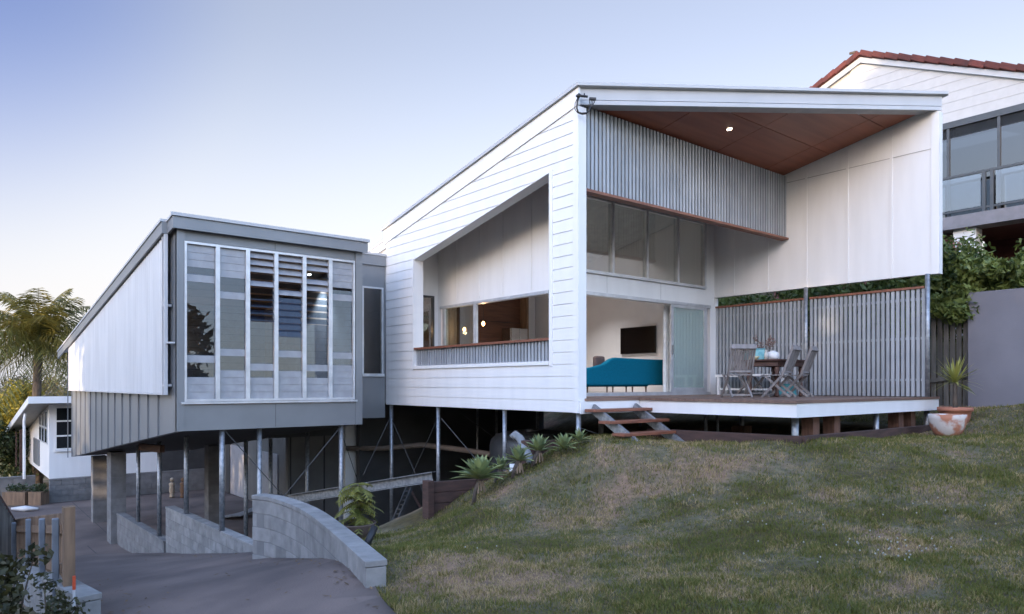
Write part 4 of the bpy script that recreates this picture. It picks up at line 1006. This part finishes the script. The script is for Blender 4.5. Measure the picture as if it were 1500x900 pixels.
# ------------------------------------------------------------------ deck furniture
TX, TY = 5.0, -.75
tb = thing('dining_table', (TX,TY,0), 'dark timber dining table with a turned pedestal leg on the deck', 'table')
q = MB(); q.box(TX-.62,TX+.62,TY-.45,TY+.45,.735,.765); q.build('tabletop', TABLEW, tb, bevel=.008)
q = MB(); q.box(TX-.54,TX+.54,TY-.38,TY-.35,.63,.733); q.box(TX-.54,TX+.54,TY+.35,TY+.38,.63,.733); q.box(TX-.54,TX-.51,TY-.35,TY+.35,.63,.733); q.box(TX+.51,TX+.54,TY-.35,TY+.35,.63,.733); q.build('apron', TABLEW, tb)
for sx in (-.46,.46):
    for sy in (-.31,.31):
        q = MB(); q.lathe([(.03,0),(.045,.05),(.03,.12),(.05,.2),(.035,.3),(.06,.42),(.04,.5),(.055,.56),(.05,.632)], (TX+sx,TY+sy,0), 14); q.build('leg', TABLEW, tb, smooth=True)
def chair_proto(label):
    o = thing('folding_chair', (0,0,0), label, 'chair', 'folding teak chairs round the table')
    w = .225
    for s_ in (-1,1):
        q = MB(); q.bar((s_*w,-.34,.98),(s_*w,-.14,.44),.03,.045); q.bar((s_*w,-.14,.44),(s_*w,.26,.0),.03,.045); q.build('stile', TEAK, o)
        q = MB(); q.bar((s_*(w-.035),.22,.43),(s_*(w-.035),-.28,.0),.028,.045); q.build('rear_leg', TEAK, o)
    q = MB(); q.bar((-w-.02,-.345,.975),(w+.02,-.345,.975),.03,.09,(0,.35,1)); q.build('top_rail', TEAK, o)
    q = MB(); q.bar((-w,-.165,.51),(w,-.165,.51),.03,.06,(0,.35,1)); q.bar((-w,.19,.05),(w,.19,.05),.03,.035); q.bar((-w+.03,-.22,.05),(w-.03,-.22,.05),.03,.03); q.build('cross_rail', TEAK, o)
    q = MB()
    for k in range(8):
        x = -w+.05 + k*(2*w-.1)/7; q.bar((x,-.335,.94),(x,-.175,.53),.034,.014,(0,1,.4))
    q.build('back_slats', TEAK, o)
    q = MB()
    for k in range(7): y = -.17 + k*.068; q.box(-w+.02,w-.02,y,y+.055,.43,.452)
    q.build('seat', TEAK, o)
    return o
ch = chair_proto('weathered teak folding chair with its back squarely to the lawn, left of the table')
spots = [(at(1080,580,13.9), -37, None), (at(1141,580,14.3), 12, 'weathered teak folding chair seen side on, nearer of the two right of the table'),
         (at(1167,580,14.6), 14, 'weathered teak folding chair farthest right, turquoise cushion on the boards below it'),
         (at(1100,580,16.6), 165, 'teak folding chair mostly hidden on the far side of the table')]
for i, (p, rz, lab) in enumerate(spots):
    o = ch if i == 0 else copy_tree(ch)
    o.location = (p.x, p.y, .002); o.rotation_euler = (0, 0, R(rz))
    if lab: o['label'] = lab
# things on the table
def tl_(px_, d): p = at(px_, 520, d); return p.x, p.y
x, y = tl_(1110, 15.0); o = thing('storage_tin', (x,y,.766), 'turquoise tin with a faded picture in the middle of the table', 'tin')
q = MB(); q.bar((x-.10,y+.08,.766+.115),(x+.10,y-.08,.766+.115),.16,.23); q.build('tin_body', M('turquoise_tin', (.13,.36,.39), (.22,.44,.45), rough=.4, scale=14, contrast=(.5,.56)), o, bevel=.025)
q = MB(); q.bar((x-.103,y+.083,.766+.24),(x+.103,y-.083,.766+.24),.165,.015); q.build('tin_lid', M('turquoise_lid', (.13,.36,.39), rough=.4), o)
x, y = tl_(1093, 14.9); o = thing('flower_pot', (x,y,.766), 'small teal pot of pink flowers at the left end of the table', 'flower pot')
q = MB(); q.lathe([(.05,0),(.065,.12),(.07,.14),(.055,.14)], (x,y,.766), 16); q.build('pot_body', M('teal_pot', (.08,.22,.22), rough=.5), o, smooth=True)
q = MB(); leaf_quads(q, [((x,y,.96),.10),((x-.1,y+.03,.95),.08)], .05, 60, 1); q.build('leaves', LEAF_D, o)
q = MB(); leaf_quads(q, [((x+.06,y,1.05),.035),((x-.09,y+.05,1.02),.045),((x-.02,y,1.0),.03)], .04, 40, 1, aspect=.9); q.build('blossoms', M('pink_petal', (.42,.16,.18), rough=.7), o)
x, y = tl_(1104, 14.6); o = tag(MB().lathe([(.07,0),(.10,.03),(.115,.07),(.105,.07),(.02,.03)], (x,y,.766), 20).build('cream_bowl', M('cream_glaze', (.55,.48,.28), rough=.4), smooth=True), 'shallow cream bowl in front of the turquoise tin', 'bowl')
x, y = tl_(1132, 14.8); o = thing('white_jar', (x,y,.766), 'plump white ceramic jar on the right half of the table', 'jar')
q = MB(); q.lathe([(.09,0),(.125,.04),(.13,.10),(.11,.16),(.06,.175)], (x,y,.766), 22); q.build('jar_body', M('white_glaze', (.75,.75,.74), rough=.25), o, smooth=True)
q = MB(); q.lathe([(.06,.174),(.055,.19),(.01,.195)], (x,y,.766), 18); q.build('jar_lid', M('white_glaze_lid', (.75,.75,.74), rough=.25), o, smooth=True)
x, y = tl_(1122, 14.65); o = thing('salt_bottle', (x,y,.766), 'slim cream bottle with a pointed stopper beside the white jar', 'bottle')
q = MB(); q.lathe([(.03,0),(.035,.1),(.028,.14),(.012,.16)], (x,y,.766), 14); q.build('bottle_body', M('cream_china', (.6,.55,.48), rough=.4), o, smooth=True)
q = MB(); q.lathe([(.02,.16),(.022,.18),(.003,.215)], (x,y,.766), 10); q.build('stopper', M('cream_stopper', (.6,.55,.48), rough=.4), o, smooth=True)
x, y = tl_(1120, 15.6); o = thing('twig_vase', (x,y,.766), 'vase of bare reddish twigs with small dry leaves behind the turquoise tin', 'vase')
q = MB(); q.lathe([(.05,0),(.07,.08),(.04,.2),(.045,.22)], (x,y,.766), 16); q.build('vase_body', M('dark_vase', (.08,.1,.1), rough=.4), o, smooth=True)
q = MB(); lv = MB(); rng = np.random.default_rng(21)
for k in range(11):
    az = rng.uniform(0,6.28); s_ = rng.uniform(.12,.5); e_ = Vector((x,y,.95)) + Vector((RIGHT.x*math.cos(az)*s_, RIGHT.y*math.cos(az)*s_, rng.uniform(.1,.38))) + FWD*math.sin(az)*.2
    q.tube([(x,y,.95), tuple(Vector((x,y,.95)).lerp(e_,.5)+Vector((0,0,.06))), tuple(e_)], [.005,.004,.002], 4)
    leaf_quads(lv, [(tuple(Vector((x,y,.95)).lerp(e_,t)+Vector((0,0,.04))), .05) for t in (.6,.8,1)], .045, 7, 1, 1, rng)
q.build('twigs', BARK, o); lv.build('dry_leaves', M('russet_leaf', (.20,.10,.07), rough=.8), o)
x, y = tl_(1150, 15.2); p = at(1151,562,14.9)
o = tag(MB().prism([(p.x-.18,p.y+.05,.02),(p.x+.2,p.y-.15,.02),(p.x+.16,p.y-.12,.26),(p.x-.2,p.y+.08,.28)], (.06,.08,0)).build('turquoise_cushion', M('turquoise_cloth', (.10,.36,.40), rough=.9), bevel=.03), 'turquoise cushion on the boards under the right hand chairs', 'cushion')
p = at(1085,570,17.2); o = thing('white_bench', (6.5,.8,0), 'white painted low bench standing against the slatted screen behind the table', 'bench')
q = MB(); q.box(6.28,6.72,.0,1.62,.44,.50); q.build('bench_seat', WHITE, o)
for y in (.05, 1.55):
    for x in (6.33,6.67): q = MB(); q.box(x-.03,x+.03,y-.03,y+.03,.0,.438); q.build('leg', WHITE, o)
q = MB(); q.box(6.31,6.69,.1,1.5,.12,.16); q.build('stretcher', WHITE, o)

# ------------------------------------------------------------------ living room
p = at(920,573,18.2)
sf = thing('sofa', (4.3,3.0,.05), 'teal fabric sofa with its back to the deck in the living room', 'sofa')
def rounded(profile, off): q = MB(); q.prism(profile, off); return q
ys = 2.72
# back of the sofa as seen through the door: high back with a swept lower left arm
def on_y(px_, py_, y): r_ = FWD + RIGHT*((px_-750)/1041) + UP*((563.5-py_)/1041); return EYE + r_*((y-EYE.y)/r_.y)
prof = [tuple(on_y(*k, ys)) for k in ((864,565),(974,564.5),(980.5,545),(982,527.5),(940,526),(903,524),(896,526),(886,533.5),(872,537.5),(858,540),(852,545),(852,562))]
prof = [(x, ys, z) for x, y, z in prof]
q = MB(); q.prism(prof, (0,.16,0)); q.build('back', TEAL, sf, bevel=.035)
q = MB(); q.box(2.75,5.3,ys+.17,ys+.85,.2,.47); q.build('seat', TEAL, sf, bevel=.04)
q = MB(); q.box(5.05,5.3,ys+.17,ys+.8,.472,.66); q.build('arm', TEAL, sf, bevel=.05)
for x in (2.85,3.7,4.6,5.1):
    for y in (ys+.1, ys+.75): q = MB(); q.tube([(x,y,.05),(x,y,.2)], [.014,.022], 8); q.build('leg', TABLEW, sf)
o = tag(MB().box(3.42,3.75,ys+.19,ys+.32,.50,.93).build('scatter_cushion', M('brown_cushion', (.11,.075,.07), rough=.9), bevel=.05), 'dark brown cushion propped against the sofa back', 'cushion')
tv = thing('television', (6.6,4.36,1.05), 'black flat screen television on the cream living room wall', 'television')
q = MB(); q.box(6.56,6.60,3.73,4.99,1.12,1.86); q.build('casing', BLACKM, tv)
q = MB(); q.box(6.553,6.558,3.75,4.97,1.14,1.84); q.build('screen', BLACK, tv)
# kitchen
kc = thing('kitchen_cabinet', (3.4,8.4,.05), 'wall of dark walnut kitchen cupboards seen through the raked opening', 'cabinet')
q = MB(); q.box(1.3,5.5,8.2,8.72,.05,3.2); q.build('cupboards', CABW, kc)
q = MB(); q.box(5.52,5.6,7.9,8.72,.05,3.2); q.build('end_panel', FENCEW, kc)
q = MB(); q.box(1.3,5.5,8.185,8.198,2.15,2.165); q.build('door_line', BLACKM, kc)
kb_ = thing('kitchen_bench', (2.2,6.0,.05), 'pale stone kitchen bench just inside the sliding window', 'bench')
q = MB(); q.box(1.75,2.45,4.2,7.0,.05,.93); q.build('bench_base', CABW, kb_); q = MB(); q.box(1.70,2.5,4.15,7.05,.932,.975); q.build('benchtop', M('pale_stone', (.7,.68,.64), rough=.25), kb_)
ov = thing('refrigerator', (5.0,8.0,.05), 'stainless steel refrigerator in front of the walnut cupboards', 'refrigerator')
q = MB(); q.box(4.75,5.4,7.75,8.18,.05,1.96); q.build('body', STEELK, ov, bevel=.02)
for x0,x1 in ((4.76,5.07),(5.08,5.39)):
    q = MB(); q.box(x0,x1,7.70,7.745,.1,1.95); d = q.build('door', STEELK, ov, bevel=.01); q = MB(); q.box(x1-.05 if x0 < 5 else x0+.03, x1-.03 if x0 < 5 else x0+.05, 7.66,7.695,.8,1.5); q.build('handle', BLACKM, d)
BULB = emit('filament_bulb', (1.0,.45,.14), 3)
def lamp(loc, e_, col, r=.04, name='lamp_light', parent=None):
    l = bpy.data.lights.new(name, 'POINT'); l.energy = e_; l.color = col; l.shadow_soft_size = r
    o = bpy.data.objects.new(name, l); COL.objects.link(o); o.location = loc; 
    if parent: o.parent = parent; o.location = Vector(loc) - parent_world(parent)
    return o
for (x,y,z,lab) in ((.75,6.9,1.75,'bare filament pendant behind the narrow end window'),(1.75,5.9,1.66,'bare filament pendant nearest the sliding window frame'),(2.35,5.9,1.84,'bare filament pendant over the kitchen bench before the walnut')):
    o = thing('pendant_lamp', (x,y,z), lab, 'lamp', 'filament pendants in the kitchen')
    q = MB(); q.tube([(x,y,z+.1),(x,y,zr(y)-.3)], .005, 5); q.build('cord', BLACKM, o)
    q = MB(); q.tube([(x,y,z+.04),(x,y,z+.11)], .02, 10); q.build('socket', BLACKM, o)
    q = MB(); q.lathe([(.01,-.07),(.035,-.04),(.04,-.01),(.025,.03),(.015,.04)], (x,y,z), 14); q.build('bulb', BULB, o, smooth=True)
    lamp((x,y,z-.1), .7, (1,.6,.3), .05, 'bulb_light', o)
DOWN = emit('downlight_glow', (1.0,.86,.66), 6)
def downlight(x, y, z, lab, e_, slope=-.196, col=(1,.97,.96)):
    o = thing('downlight', (x,y,z), lab, 'ceiling light', 'recessed downlights')
    q = MB(); n_ = 16
    ring = lambda r, dz: [(x+r*math.cos(2*math.pi*k/n_), y+r*math.sin(2*math.pi*k/n_), z+slope*r*math.sin(2*math.pi*k/n_)+dz) for k in range(n_)]
    q.prism(ring(.055,-.006), (0,0,.004)); q.build('trim', ALU, o)
    q = MB(); q.prism(ring(.042,-.010), (0,0,.003)); q.build('lens', DOWN, o)
    l = bpy.data.lights.new('spot_light', 'SPOT'); l.energy = e_; l.color = col; l.spot_size = R(95); l.spot_blend = .6; l.shadow_soft_size = .04
    lo = bpy.data.objects.new('spot_light', l); COL.objects.link(lo); lo.parent = o; lo.location = (0,0,-.02)
p = None
downlight(3.55,-.62, zr(-.62)-.25, 'glowing downlight in the red plywood deck ceiling', 3)
for x, y, lab, e_ in ((2.6,3.6,'downlight in the living room ceiling nearest the deck',44),(4.6,5.2,'downlight in the living room ceiling opposite the television',50),(3.0,6.6,'downlight in the kitchen ceiling before the cupboards',14)):
    downlight(x, y, zr(y)-.302, lab, e_)
for px_, py_, lab in ((453,402,'upper downlight seen through the fifth louvre bay'),(459,442,'lower downlight deeper behind the fifth louvre bay')):
    d_ = 14.0
    while at(px_, py_, d_).z < zl(at(px_, py_, d_).y) - .335 and d_ < 22: d_ += .02
    p = at(px_, py_, d_); downlight(p.x, p.y, zl(p.y)-.335, lab, 14, -.135)
ws = thing('wall_lamp', (-4.45,10.8,.95), 'warm uplighter glowing low on the wall behind the first louvre bay', 'lamp')
q = MB(); q.lathe([(.12,-.03),(.2,.02),(.21,.04),(.02,.03)], (-4.35,10.7,.95), 16); q.build('bowl', BULB if False else emit('warm_bowl', (1,.5,.22), .35), ws, smooth=True); lamp((-4.35,10.6,1.1), 1.2, (1,.55,.28), .05, 'uplight', ws)

# ------------------------------------------------------------------ cable bracket on the roof corner
cbk = thing('cable_bracket', (-.05,-.05,4.9), 'black power cable bracket clamped to the white roof corner', 'cable')
def c0(px_, py_): return at(px_, py_, 12.18)
q = MB(); q.tube([c0(848,139),c0(852,141),c0(856,141),c0(861,142)], .022, 8); q.tube([c0(846,139),c0(849,143)], [.045,.03], 8); q.tube([c0(856,143),c0(856,137)], .012, 6); q.build('insulator', BLACKM, cbk, smooth=True)
q = MB(); q.bar(c0(863,145), c0(873,145.5), .06, .035); 
for k in range(4): q.tube([c0(864+k*2.6,146),c0(863.5+k*2.4,150),c0(866,158)], .008, 5)
q.build('clamp', BLACKM, cbk)
q = MB(); q.tube([c0(848,142),c0(845.5,150),c0(845,159),c0(847,165),c0(852,166.5),c0(859,166),c0(863,163),c0(864.5,156)], .016, 6); q.tube([c0(847,142),c0(842.5,151),c0(842,160),c0(846,165.5),c0(853,168),c0(860,167)], .007, 5); q.build('cable_loop', BLACKM, cbk, smooth=True)

# ------------------------------------------------------------------ left foreground fence on its block kerb
kw_ = block_wall('block_wall', [(-7.50,-1.0),(-7.62,-.3),(-7.68,.25)], -1.76, .9, 'low stepped block kerb wall under the picket fence in the left foreground')
for y0_, y1_, zt_ in ((.25,1.6,-1.96),(1.6,3.4,-2.22),(3.4,6.6,-2.58)): block_wall('block_wall', [(-7.68,y0_),(-7.68,y1_)], zt_, .9, '', into=kw_)
fn = thing('picket_fence', (-7.7,0,-1.8), 'timber fence with blue grey steel posts in the left foreground', 'fence')
FPOST = M('dull_blue_steel', (.20,.23,.27), (.15,.17,.20), rough=.5, metal=.4)
for k, (y, zt) in enumerate(((-.31,-1.10),(.85,-1.27),(2.37,-1.50),(4.52,-1.87),(6.6,-2.15),(9.0,-2.5))):
    q = MB(); q.box(-7.735,-7.675,y-.03,y+.03,zt-.82,zt); q.build('post', FPOST, fn, bevel=.01)
q = MB()
for k in range(108):
    y = -.35 + k*.088; zt = -1.06 - .158*(y+.31); q.box(-7.625,-7.605,y,y+.068,max(zt-.66, -3.6),zt)
q.build('paling', FENCEW, fn)
q = MB(); q.bar((-7.65,-.4,-1.20),(-7.65,9.0,-2.68),.045,.09); q.bar((-7.65,-.4,-1.6),(-7.65,9.0,-3.1),.045,.09); q.build('rail', FENCEW, fn)
q = MB(); q.box(-7.66,-7.56,-.52,-.40,-1.80,-.97); q.build('end_post', FENCEW, fn)
f2 = thing('picket_fence', (-8.4,6,-2.6), 'dark timber fence climbing beyond the steel post fence at the left edge', 'fence')
a = at(20,768,11.5); b = at(-30,690,9.0)
q = MB(); q.bar(a,b,.06,.12); q.build('rail', SLEEPER, f2)
q = MB()
for t in np.linspace(.02,1,16): c_ = a.lerp(b,t); q.box(c_.x-.05,c_.x+.05,c_.y-.015,c_.y+.015,c_.z-.75,c_.z-.02)
q.build('paling', PALING, f2)
p = at(109,858,6.6); 
o = thing('marker_stake', (p.x,p.y,-2.0), 'thin white stake with an orange red top by the left block kerb', 'stake')
q = MB(); a, b, c_ = at(108.5,905,6.6), at(108.5,864,6.6), at(108.5,844,6.6)
q.tube([a,b],.012,8); q.build('rod', SHEET, o); q = MB(); q.tube([b,c_],.014,8); q.build('coloured_top', M('orange_red_plastic', (.55,.08,.03), rough=.5), o)
def shrub(px_, py_, d, r, label, m, n=9, nl=70, size=.07, seed=0, h=1.0):
    rng = np.random.default_rng(seed); p = at(px_, py_, d); zg = g(p.x, p.y)
    o = thing('shrub', (p.x,p.y,zg), label, 'shrub'); st_ = MB(); cm = MB(); cs = []
    for k in range(n):
        v = rng.normal(size=3); c = (p.x+v[0]*r*.5, p.y+v[1]*r*.5, p.z+v[2]*r*.35*h); cs.append((c, r*.35)); st_.tube([(p.x,p.y,zg-.1), ((p.x+c[0])/2,(p.y+c[1])/2,(zg+c[2])/2+.05), c], [.012,.009,.004], 5)
    leaf_quads(cm, cs, size, nl, 1, 1, rng, .2, .6); st_.build('stems', BARK, o); cm.build('leaves', m, o); return o
shrub(18,850,6.3,.42,'dark leafy shrub with yellowing leaves in the lower left corner',leaf_mat('dull_leaf', (.015,.02,.01), (.07,.065,.02), scale=5),12,60,.075,31)
shrub(70,893,6.2,.34,'low scrubby weed in front of the kerb below the orange stake',leaf_mat('weed_leaf', (.02,.026,.012), (.06,.06,.022), scale=5),10,60,.05,33)

# ------------------------------------------------------------------ trees
def palm(px_, py_, d, R_, label, seed=2, nf=46):
    rng = np.random.default_rng(seed); c = at(px_, py_, d); zg = -5.2
    o = thing('palm_tree', (c.x,c.y,zg), label, 'palm')
    q = MB(); pts = [(c.x,c.y,zg),(c.x-.1,c.y,zg+(c.z-zg)*.5),(c.x,c.y,c.z-.9)]; q.tube(pts, [.23,.19,.18], 12); q.build('trunk', BARK, o, smooth=True)
    q = MB(); q.tube([(c.x,c.y,c.z-1.0),(c.x,c.y,c.z-.4),(c.x,c.y,c.z+.15)], [.19,.16,.08], 12); q.build('crownshaft', M('palm_sheath', (.10,.13,.05), rough=.5), o, smooth=True)
    q = MB()
    for k in range(nf):
        az = k*2.399 + rng.uniform(-.3,.3); el = R(84 - 122*(k/nf)); L_ = R_*rng.uniform(.85,1.15); n_ = 26
        pts = []; 
        for t in np.linspace(0,1,n_):
            rr = L_*(t*math.cos(el)*.95 + .28*t*t); hh = L_*(t*math.sin(el) - (.22+.40*math.cos(el))*t*t)
            pts.append(c + Vector((math.cos(az)*rr, math.sin(az)*rr, hh)))
        q.tube(pts, [.035*(1-.85*i/n_) for i in range(n_)], 5, False)
        for i in range(3, n_):
            d_ = (pts[i]-pts[i-1]).normalized(); s_ = d_.cross(Vector((0,0,1)))
            s_ = s_.normalized() if s_.length > 1e-3 else Vector((1,0,0)); t = i/n_; ll = .78*R_/2.7*(math.sin(math.pi*min(t*.85+.12,1)))**.6
            for sg in (-1,1):
                for rep in (0,.5):
                    a = pts[i-1].lerp(pts[i], rep); dirv = (s_*sg*rng.uniform(.6,1) + d_*.65 + Vector((0,0,rng.uniform(-.65,-.05)))).normalized()
                    m_ = a + dirv*ll*.55 + Vector((0,0,-.04)); tip = a + dirv*ll + Vector((0,0,-.28*ll)); wv = d_*.028
                    q.add([a-wv*.5, a+wv*.5, m_+wv, m_-wv, tip], [(0,1,2,3),(3,2,4)])
    q.build('fronds', LEAF_P, o)
palm(56,496,34,3.6,'tall feathery palm at the far left, back lit by the low sun')
def gtree(px_, d, r, cz, label, m, seed, **k):
    p = at(px_, 600, d); return tree(k.pop('name','tree'), (p.x,p.y,-5.3), 6, r, label, m, crown_z=cz+5.3, seed=seed, **k)
gtree(12,38,2.0,-1.2,'yellow green bush with sunlight in its leaf colour at the left edge under the palm',LEAF_Y,41,size=.2,nclump=30)
gtree(38,44,2.2,-2.0,'bush with golden sunlight in its leaf colour behind the cottage eave',LEAF_Y,42,size=.2,nclump=30)
gtree(-25,33,2.2,-2.6,'dense green bush cut by the left picture edge',LEAF_D,43,size=.2,nclump=30)
gtree(25,36,1.4,-3.6,'low dark green bush beside the cottage downpipe',LEAF_D,44,size=.16,nclump=24)
gtree(96,75,3.6,-1.6,'hazy grey brown tree far behind the cottage roof',LEAF_B,45,size=.3,nclump=30)
gtree(40,80,5.0,-2.0,'distant grey bush mass left of the hazy tree',LEAF_B,46,size=.35,nclump=30)
# unseen trees added behind the viewpoint to block the sun; window panes reflect them
k = 0
for y in range(-58, -3, 6):
    x = -33 + 1.5*math.sin(y*1.7); h_ = 6.0 + 1.2*math.sin(y*.9) + (8.5 if -34 < y < -18 else (5 if y >= -18 and y < -12 else 0))
    for dx, rr, cz in ((0, 4.4, h_*.66), (-3.5, 3.8, h_*.18)):
        tree('unseen_shade_tree', (x+dx, y+dx*.4, g(x, y)), 8, rr, 'tall dark tree in the unseen row added to block the low sun', LEAF_D, nclump=70, nleaf=140, size=.75, crown_z=cz-g(x, y), seed=60+k, group='unseen trees added to block the sun', flat=1.15); k += 1
tree('unseen_shade_tree', (-2.0, -16.5, g(-2, -16.5)), 8, 3.6, 'broad unseen tree added to darken the foreground lawn', LEAF_D, nclump=50, nleaf=120, size=.5, crown_z=4.6-g(-2, -16.5), seed=99)  # added out of view to shade the near grass
tree('unseen_shade_tree', (-33, 2.5, g(-33, 2.5)), 8, 4.4, 'high crowned unseen tree added to let low sun pass under it', LEAF_D, nclump=50, nleaf=140, size=.6, crown_z=7.4-g(-33, 2.5), seed=90)  # added unseen, crown raised so a sun patch reaches the pavilion side wall
tree('shrub', (-33, 1.5, g(-33, 1.5)), 4, 3.0, 'low dense unseen bush added to keep sun off the driveway', LEAF_D, nclump=40, nleaf=140, size=.6, crown_z=-1.4-g(-33, 1.5), seed=91)  # unseen bush added as a low sun block for the driveway
for i, y in enumerate((8.5, 14)): tree('unseen_shade_tree', (-34, y, g(-34, y)), 8, 4.2, 'dense unseen tree added to keep sun off the cottage front', LEAF_D, nclump=60, nleaf=150, size=.6, crown_z=1.5-g(-34, y), seed=95+i, group='unseen trees added to shade the cottage', flat=1.1)  # unseen pair added to hold direct sun off the cottage
tree('shrub', (-33, 7.5, g(-33, 7.5)), 4, 3.0, 'wide low unseen bush added to keep sun off the driveway', LEAF_D, nclump=40, nleaf=140, size=.6, crown_z=-1.4-g(-33, 7.5), seed=92)  # second unseen bush added to block sun near the ground

# ------------------------------------------------------------------ grass
def blades(n, seed, dmax=22):
    rng = np.random.default_rng(seed); X_ = []; Y_ = []
    tot = 0
    while tot < n:
        m_ = n*3; d = np.exp(rng.uniform(np.log(3.2), np.log(dmax), m_)); s_ = rng.uniform(-.95, .95, m_)
        x = EYE.x + d*FWD.x + s_*d*RIGHT.x; y = EYE.y + d*FWD.y + s_*d*RIGHT.y
        keep = ~in_poly(x, y, DRIVE_POLY) & ~((x > -4.7) & (y > 2.3) & (x < 7.5)) & ~((x > 1.5) & (y > -3.2) & (x < 7)) & ~((x > -.5) & (y > .3) & (x < 7)) & (x < 8.2)
        keep &= ~((x < -4.9) & (y > -1.3)) & ~((x < -5.5) & (y > -2.5)) & ~((x < -7) & (y > -4))
        x, y = x[keep], y[keep]; X_.append(x); Y_.append(y); tot += len(x)
    return np.concatenate(X_)[:n], np.concatenate(Y_)[:n], rng
def make_grass(name, n, seed):
    x, y, rng = blades(n, seed); z = np.concatenate([G(x[i:i+20000], y[i:i+20000]) for i in range(0, n, 20000)])
    z = z + lumps(x, y) - .012
    nt_ = n//9; ci = rng.integers(0, n, 700); own = rng.integers(0, 700, nt_); sp_ = rng.uniform(.02, .13, 700)
    x[:nt_] = x[ci][own] + rng.normal(0, 1, nt_)*sp_[own]; y[:nt_] = y[ci][own] + rng.normal(0, 1, nt_)*sp_[own]
    ok_ = ~in_poly(x[:nt_], y[:nt_], DRIVE_POLY) & ~((x[:nt_] > -4.5) & (y[:nt_] > 2.0)); x[:nt_] = np.where(ok_, x[:nt_], -2.0); y[:nt_] = np.where(ok_, y[:nt_], -6.0)
    z[:nt_] = G(x[:nt_], y[:nt_]) + lumps(x[:nt_], y[:nt_]) - .012
    dist = np.hypot(x-EYE.x, y-EYE.y)
    pat = .5+.5*np.sin(x*2.3+1.7*np.sin(y*1.1))*np.sin(y*2.7+1.3*np.sin(x*1.4)); pat2 = .5+.5*np.sin(x*6.1+2*np.sin(y*3))*np.sin(y*5.3+2*np.sin(x*3.7))
    h = (.02 + .04*pat*rng.random(n) + .03*pat2*rng.random(n)) * (1 + .25*(dist > 9)); h[:nt_] = rng.uniform(.03, .075, nt_); wd = .0016 + .0006*np.minimum(dist, 12)*.5
    az = rng.uniform(0, 2*np.pi, n); lean = rng.normal(0, .75, n); la = rng.uniform(0, 2*np.pi, n)
    ax = np.cos(az)*wd; ay = np.sin(az)*wd
    tx = x + np.cos(la)*lean*h; ty = y + np.sin(la)*lean*h
    mx = x + np.cos(la)*lean*h*.35; my = y + np.sin(la)*lean*h*.35
    V = np.empty((n, 5, 3)); V[:, 0] = np.c_[x-ax, y-ay, z]; V[:, 1] = np.c_[x+ax, y+ay, z]
    V[:, 2] = np.c_[mx+ax*.8, my+ay*.8, z+h*.6]; V[:, 3] = np.c_[mx-ax*.8, my-ay*.8, z+h*.6]; V[:, 4] = np.c_[tx, ty, z+h]
    me = bpy.data.meshes.new(name); me.vertices.add(n*5); me.vertices.foreach_set('co', V.ravel())
    idx = np.arange(n)[:, None]*5; L_ = np.concatenate([idx + np.array([[0,1,2,3]]), idx + np.array([[3,2,4]])], 1).ravel()
    me.loops.add(n*7); me.loops.foreach_set('vertex_index', L_.astype(np.int32))
    st_ = np.empty(n*2, np.int32); st_[0::2] = np.arange(n)*7; st_[1::2] = np.arange(n)*7+4
    me.polygons.add(n*2); me.polygons.foreach_set('loop_start', st_)
    me.update(calc_edges=True); me.validate(); me.materials.append(GRASS)
    o = bpy.data.objects.new(name, me); COL.objects.link(o); return o
tag(make_grass('grass', 270000, 5), 'short patchy green and straw coloured lawn on the slope', 'grass', kind='stuff')
# clover flowers
rng = np.random.default_rng(77); q = MB()
for cx_, cy_, n_, sd_ in ((1330,805,26,40),(1290,790,10,60),(1100,770,8,80),(1400,740,8,50),(1080,735,9,50),(1210,820,6,60),(700,800,3,30)):
    for k in range(n_):
        px_, py_ = rng.normal(cx_, sd_), rng.normal(cy_, sd_*.22)
        if not (560 < px_ < 1500 and py_ > 690): continue
        lo, hi = 3., 14.
        for _ in range(30):
            md = (lo+hi)/2; p = at(px_, py_, md)
            if p.z > g(p.x, p.y) + .06: lo = md
            else: hi = md
        q.lathe([(.003,-.009),(.008,-.003),(.007,.005),(.002,.009)], (p.x,p.y,p.z), 7)
tag(q.build('clover_flowers', M('clover_white', (.36,.36,.31), rough=.8), smooth=True), 'scattered tiny white clover flowers in the grass', 'flowers', kind='stuff')

# leaf litter and twigs gathered along the paving edges
rng = np.random.default_rng(123); q = MB()
def litter(x, y, n, sx, sy):
    for k in range(n):
        a = x + rng.normal(0, sx); b = y + rng.normal(0, sy)
        inside = bool(in_poly(np.array([a]), np.array([b]), DRIVE_POLY)[0])
        z = float(drive_z(np.array([a]), np.array([b]))[0]) + .012 if inside else g(a, b) + .02
        t = rng.uniform(0, 6.28); l = rng.uniform(.015, .04); d = Vector((math.cos(t), math.sin(t), rng.uniform(-.2,.3)))*l; e_ = Vector((-math.sin(t), math.cos(t), 0))*l*.35; c = Vector((a, b, z))
        q.add([c-d, c+e_, c+d, c-e_], [(0,1,2,3)])
for x, y, n, sx, sy in ((-5.5,-2.4,50,.25,.5),(-5.9,-4.4,70,.3,.6),(-5.2,-.8,40,.15,.8),(-7.2,-.6,40,.2,.6),(-7.2,2.5,40,.25,1.5),(-6.3,-1.0,25,.8,1.5),(-5.9,9,30,.9,3),(-4.9,3.5,30,.15,2)): litter(x, y, n, sx, sy)
tag(q.build('leaf_litter', M('dry_leaf_litter', (.20,.13,.07), (.09,.06,.035), rough=.9, island=.4)), 'scattered dry leaves along the edges of the driveway', 'leaf litter', kind='stuff')
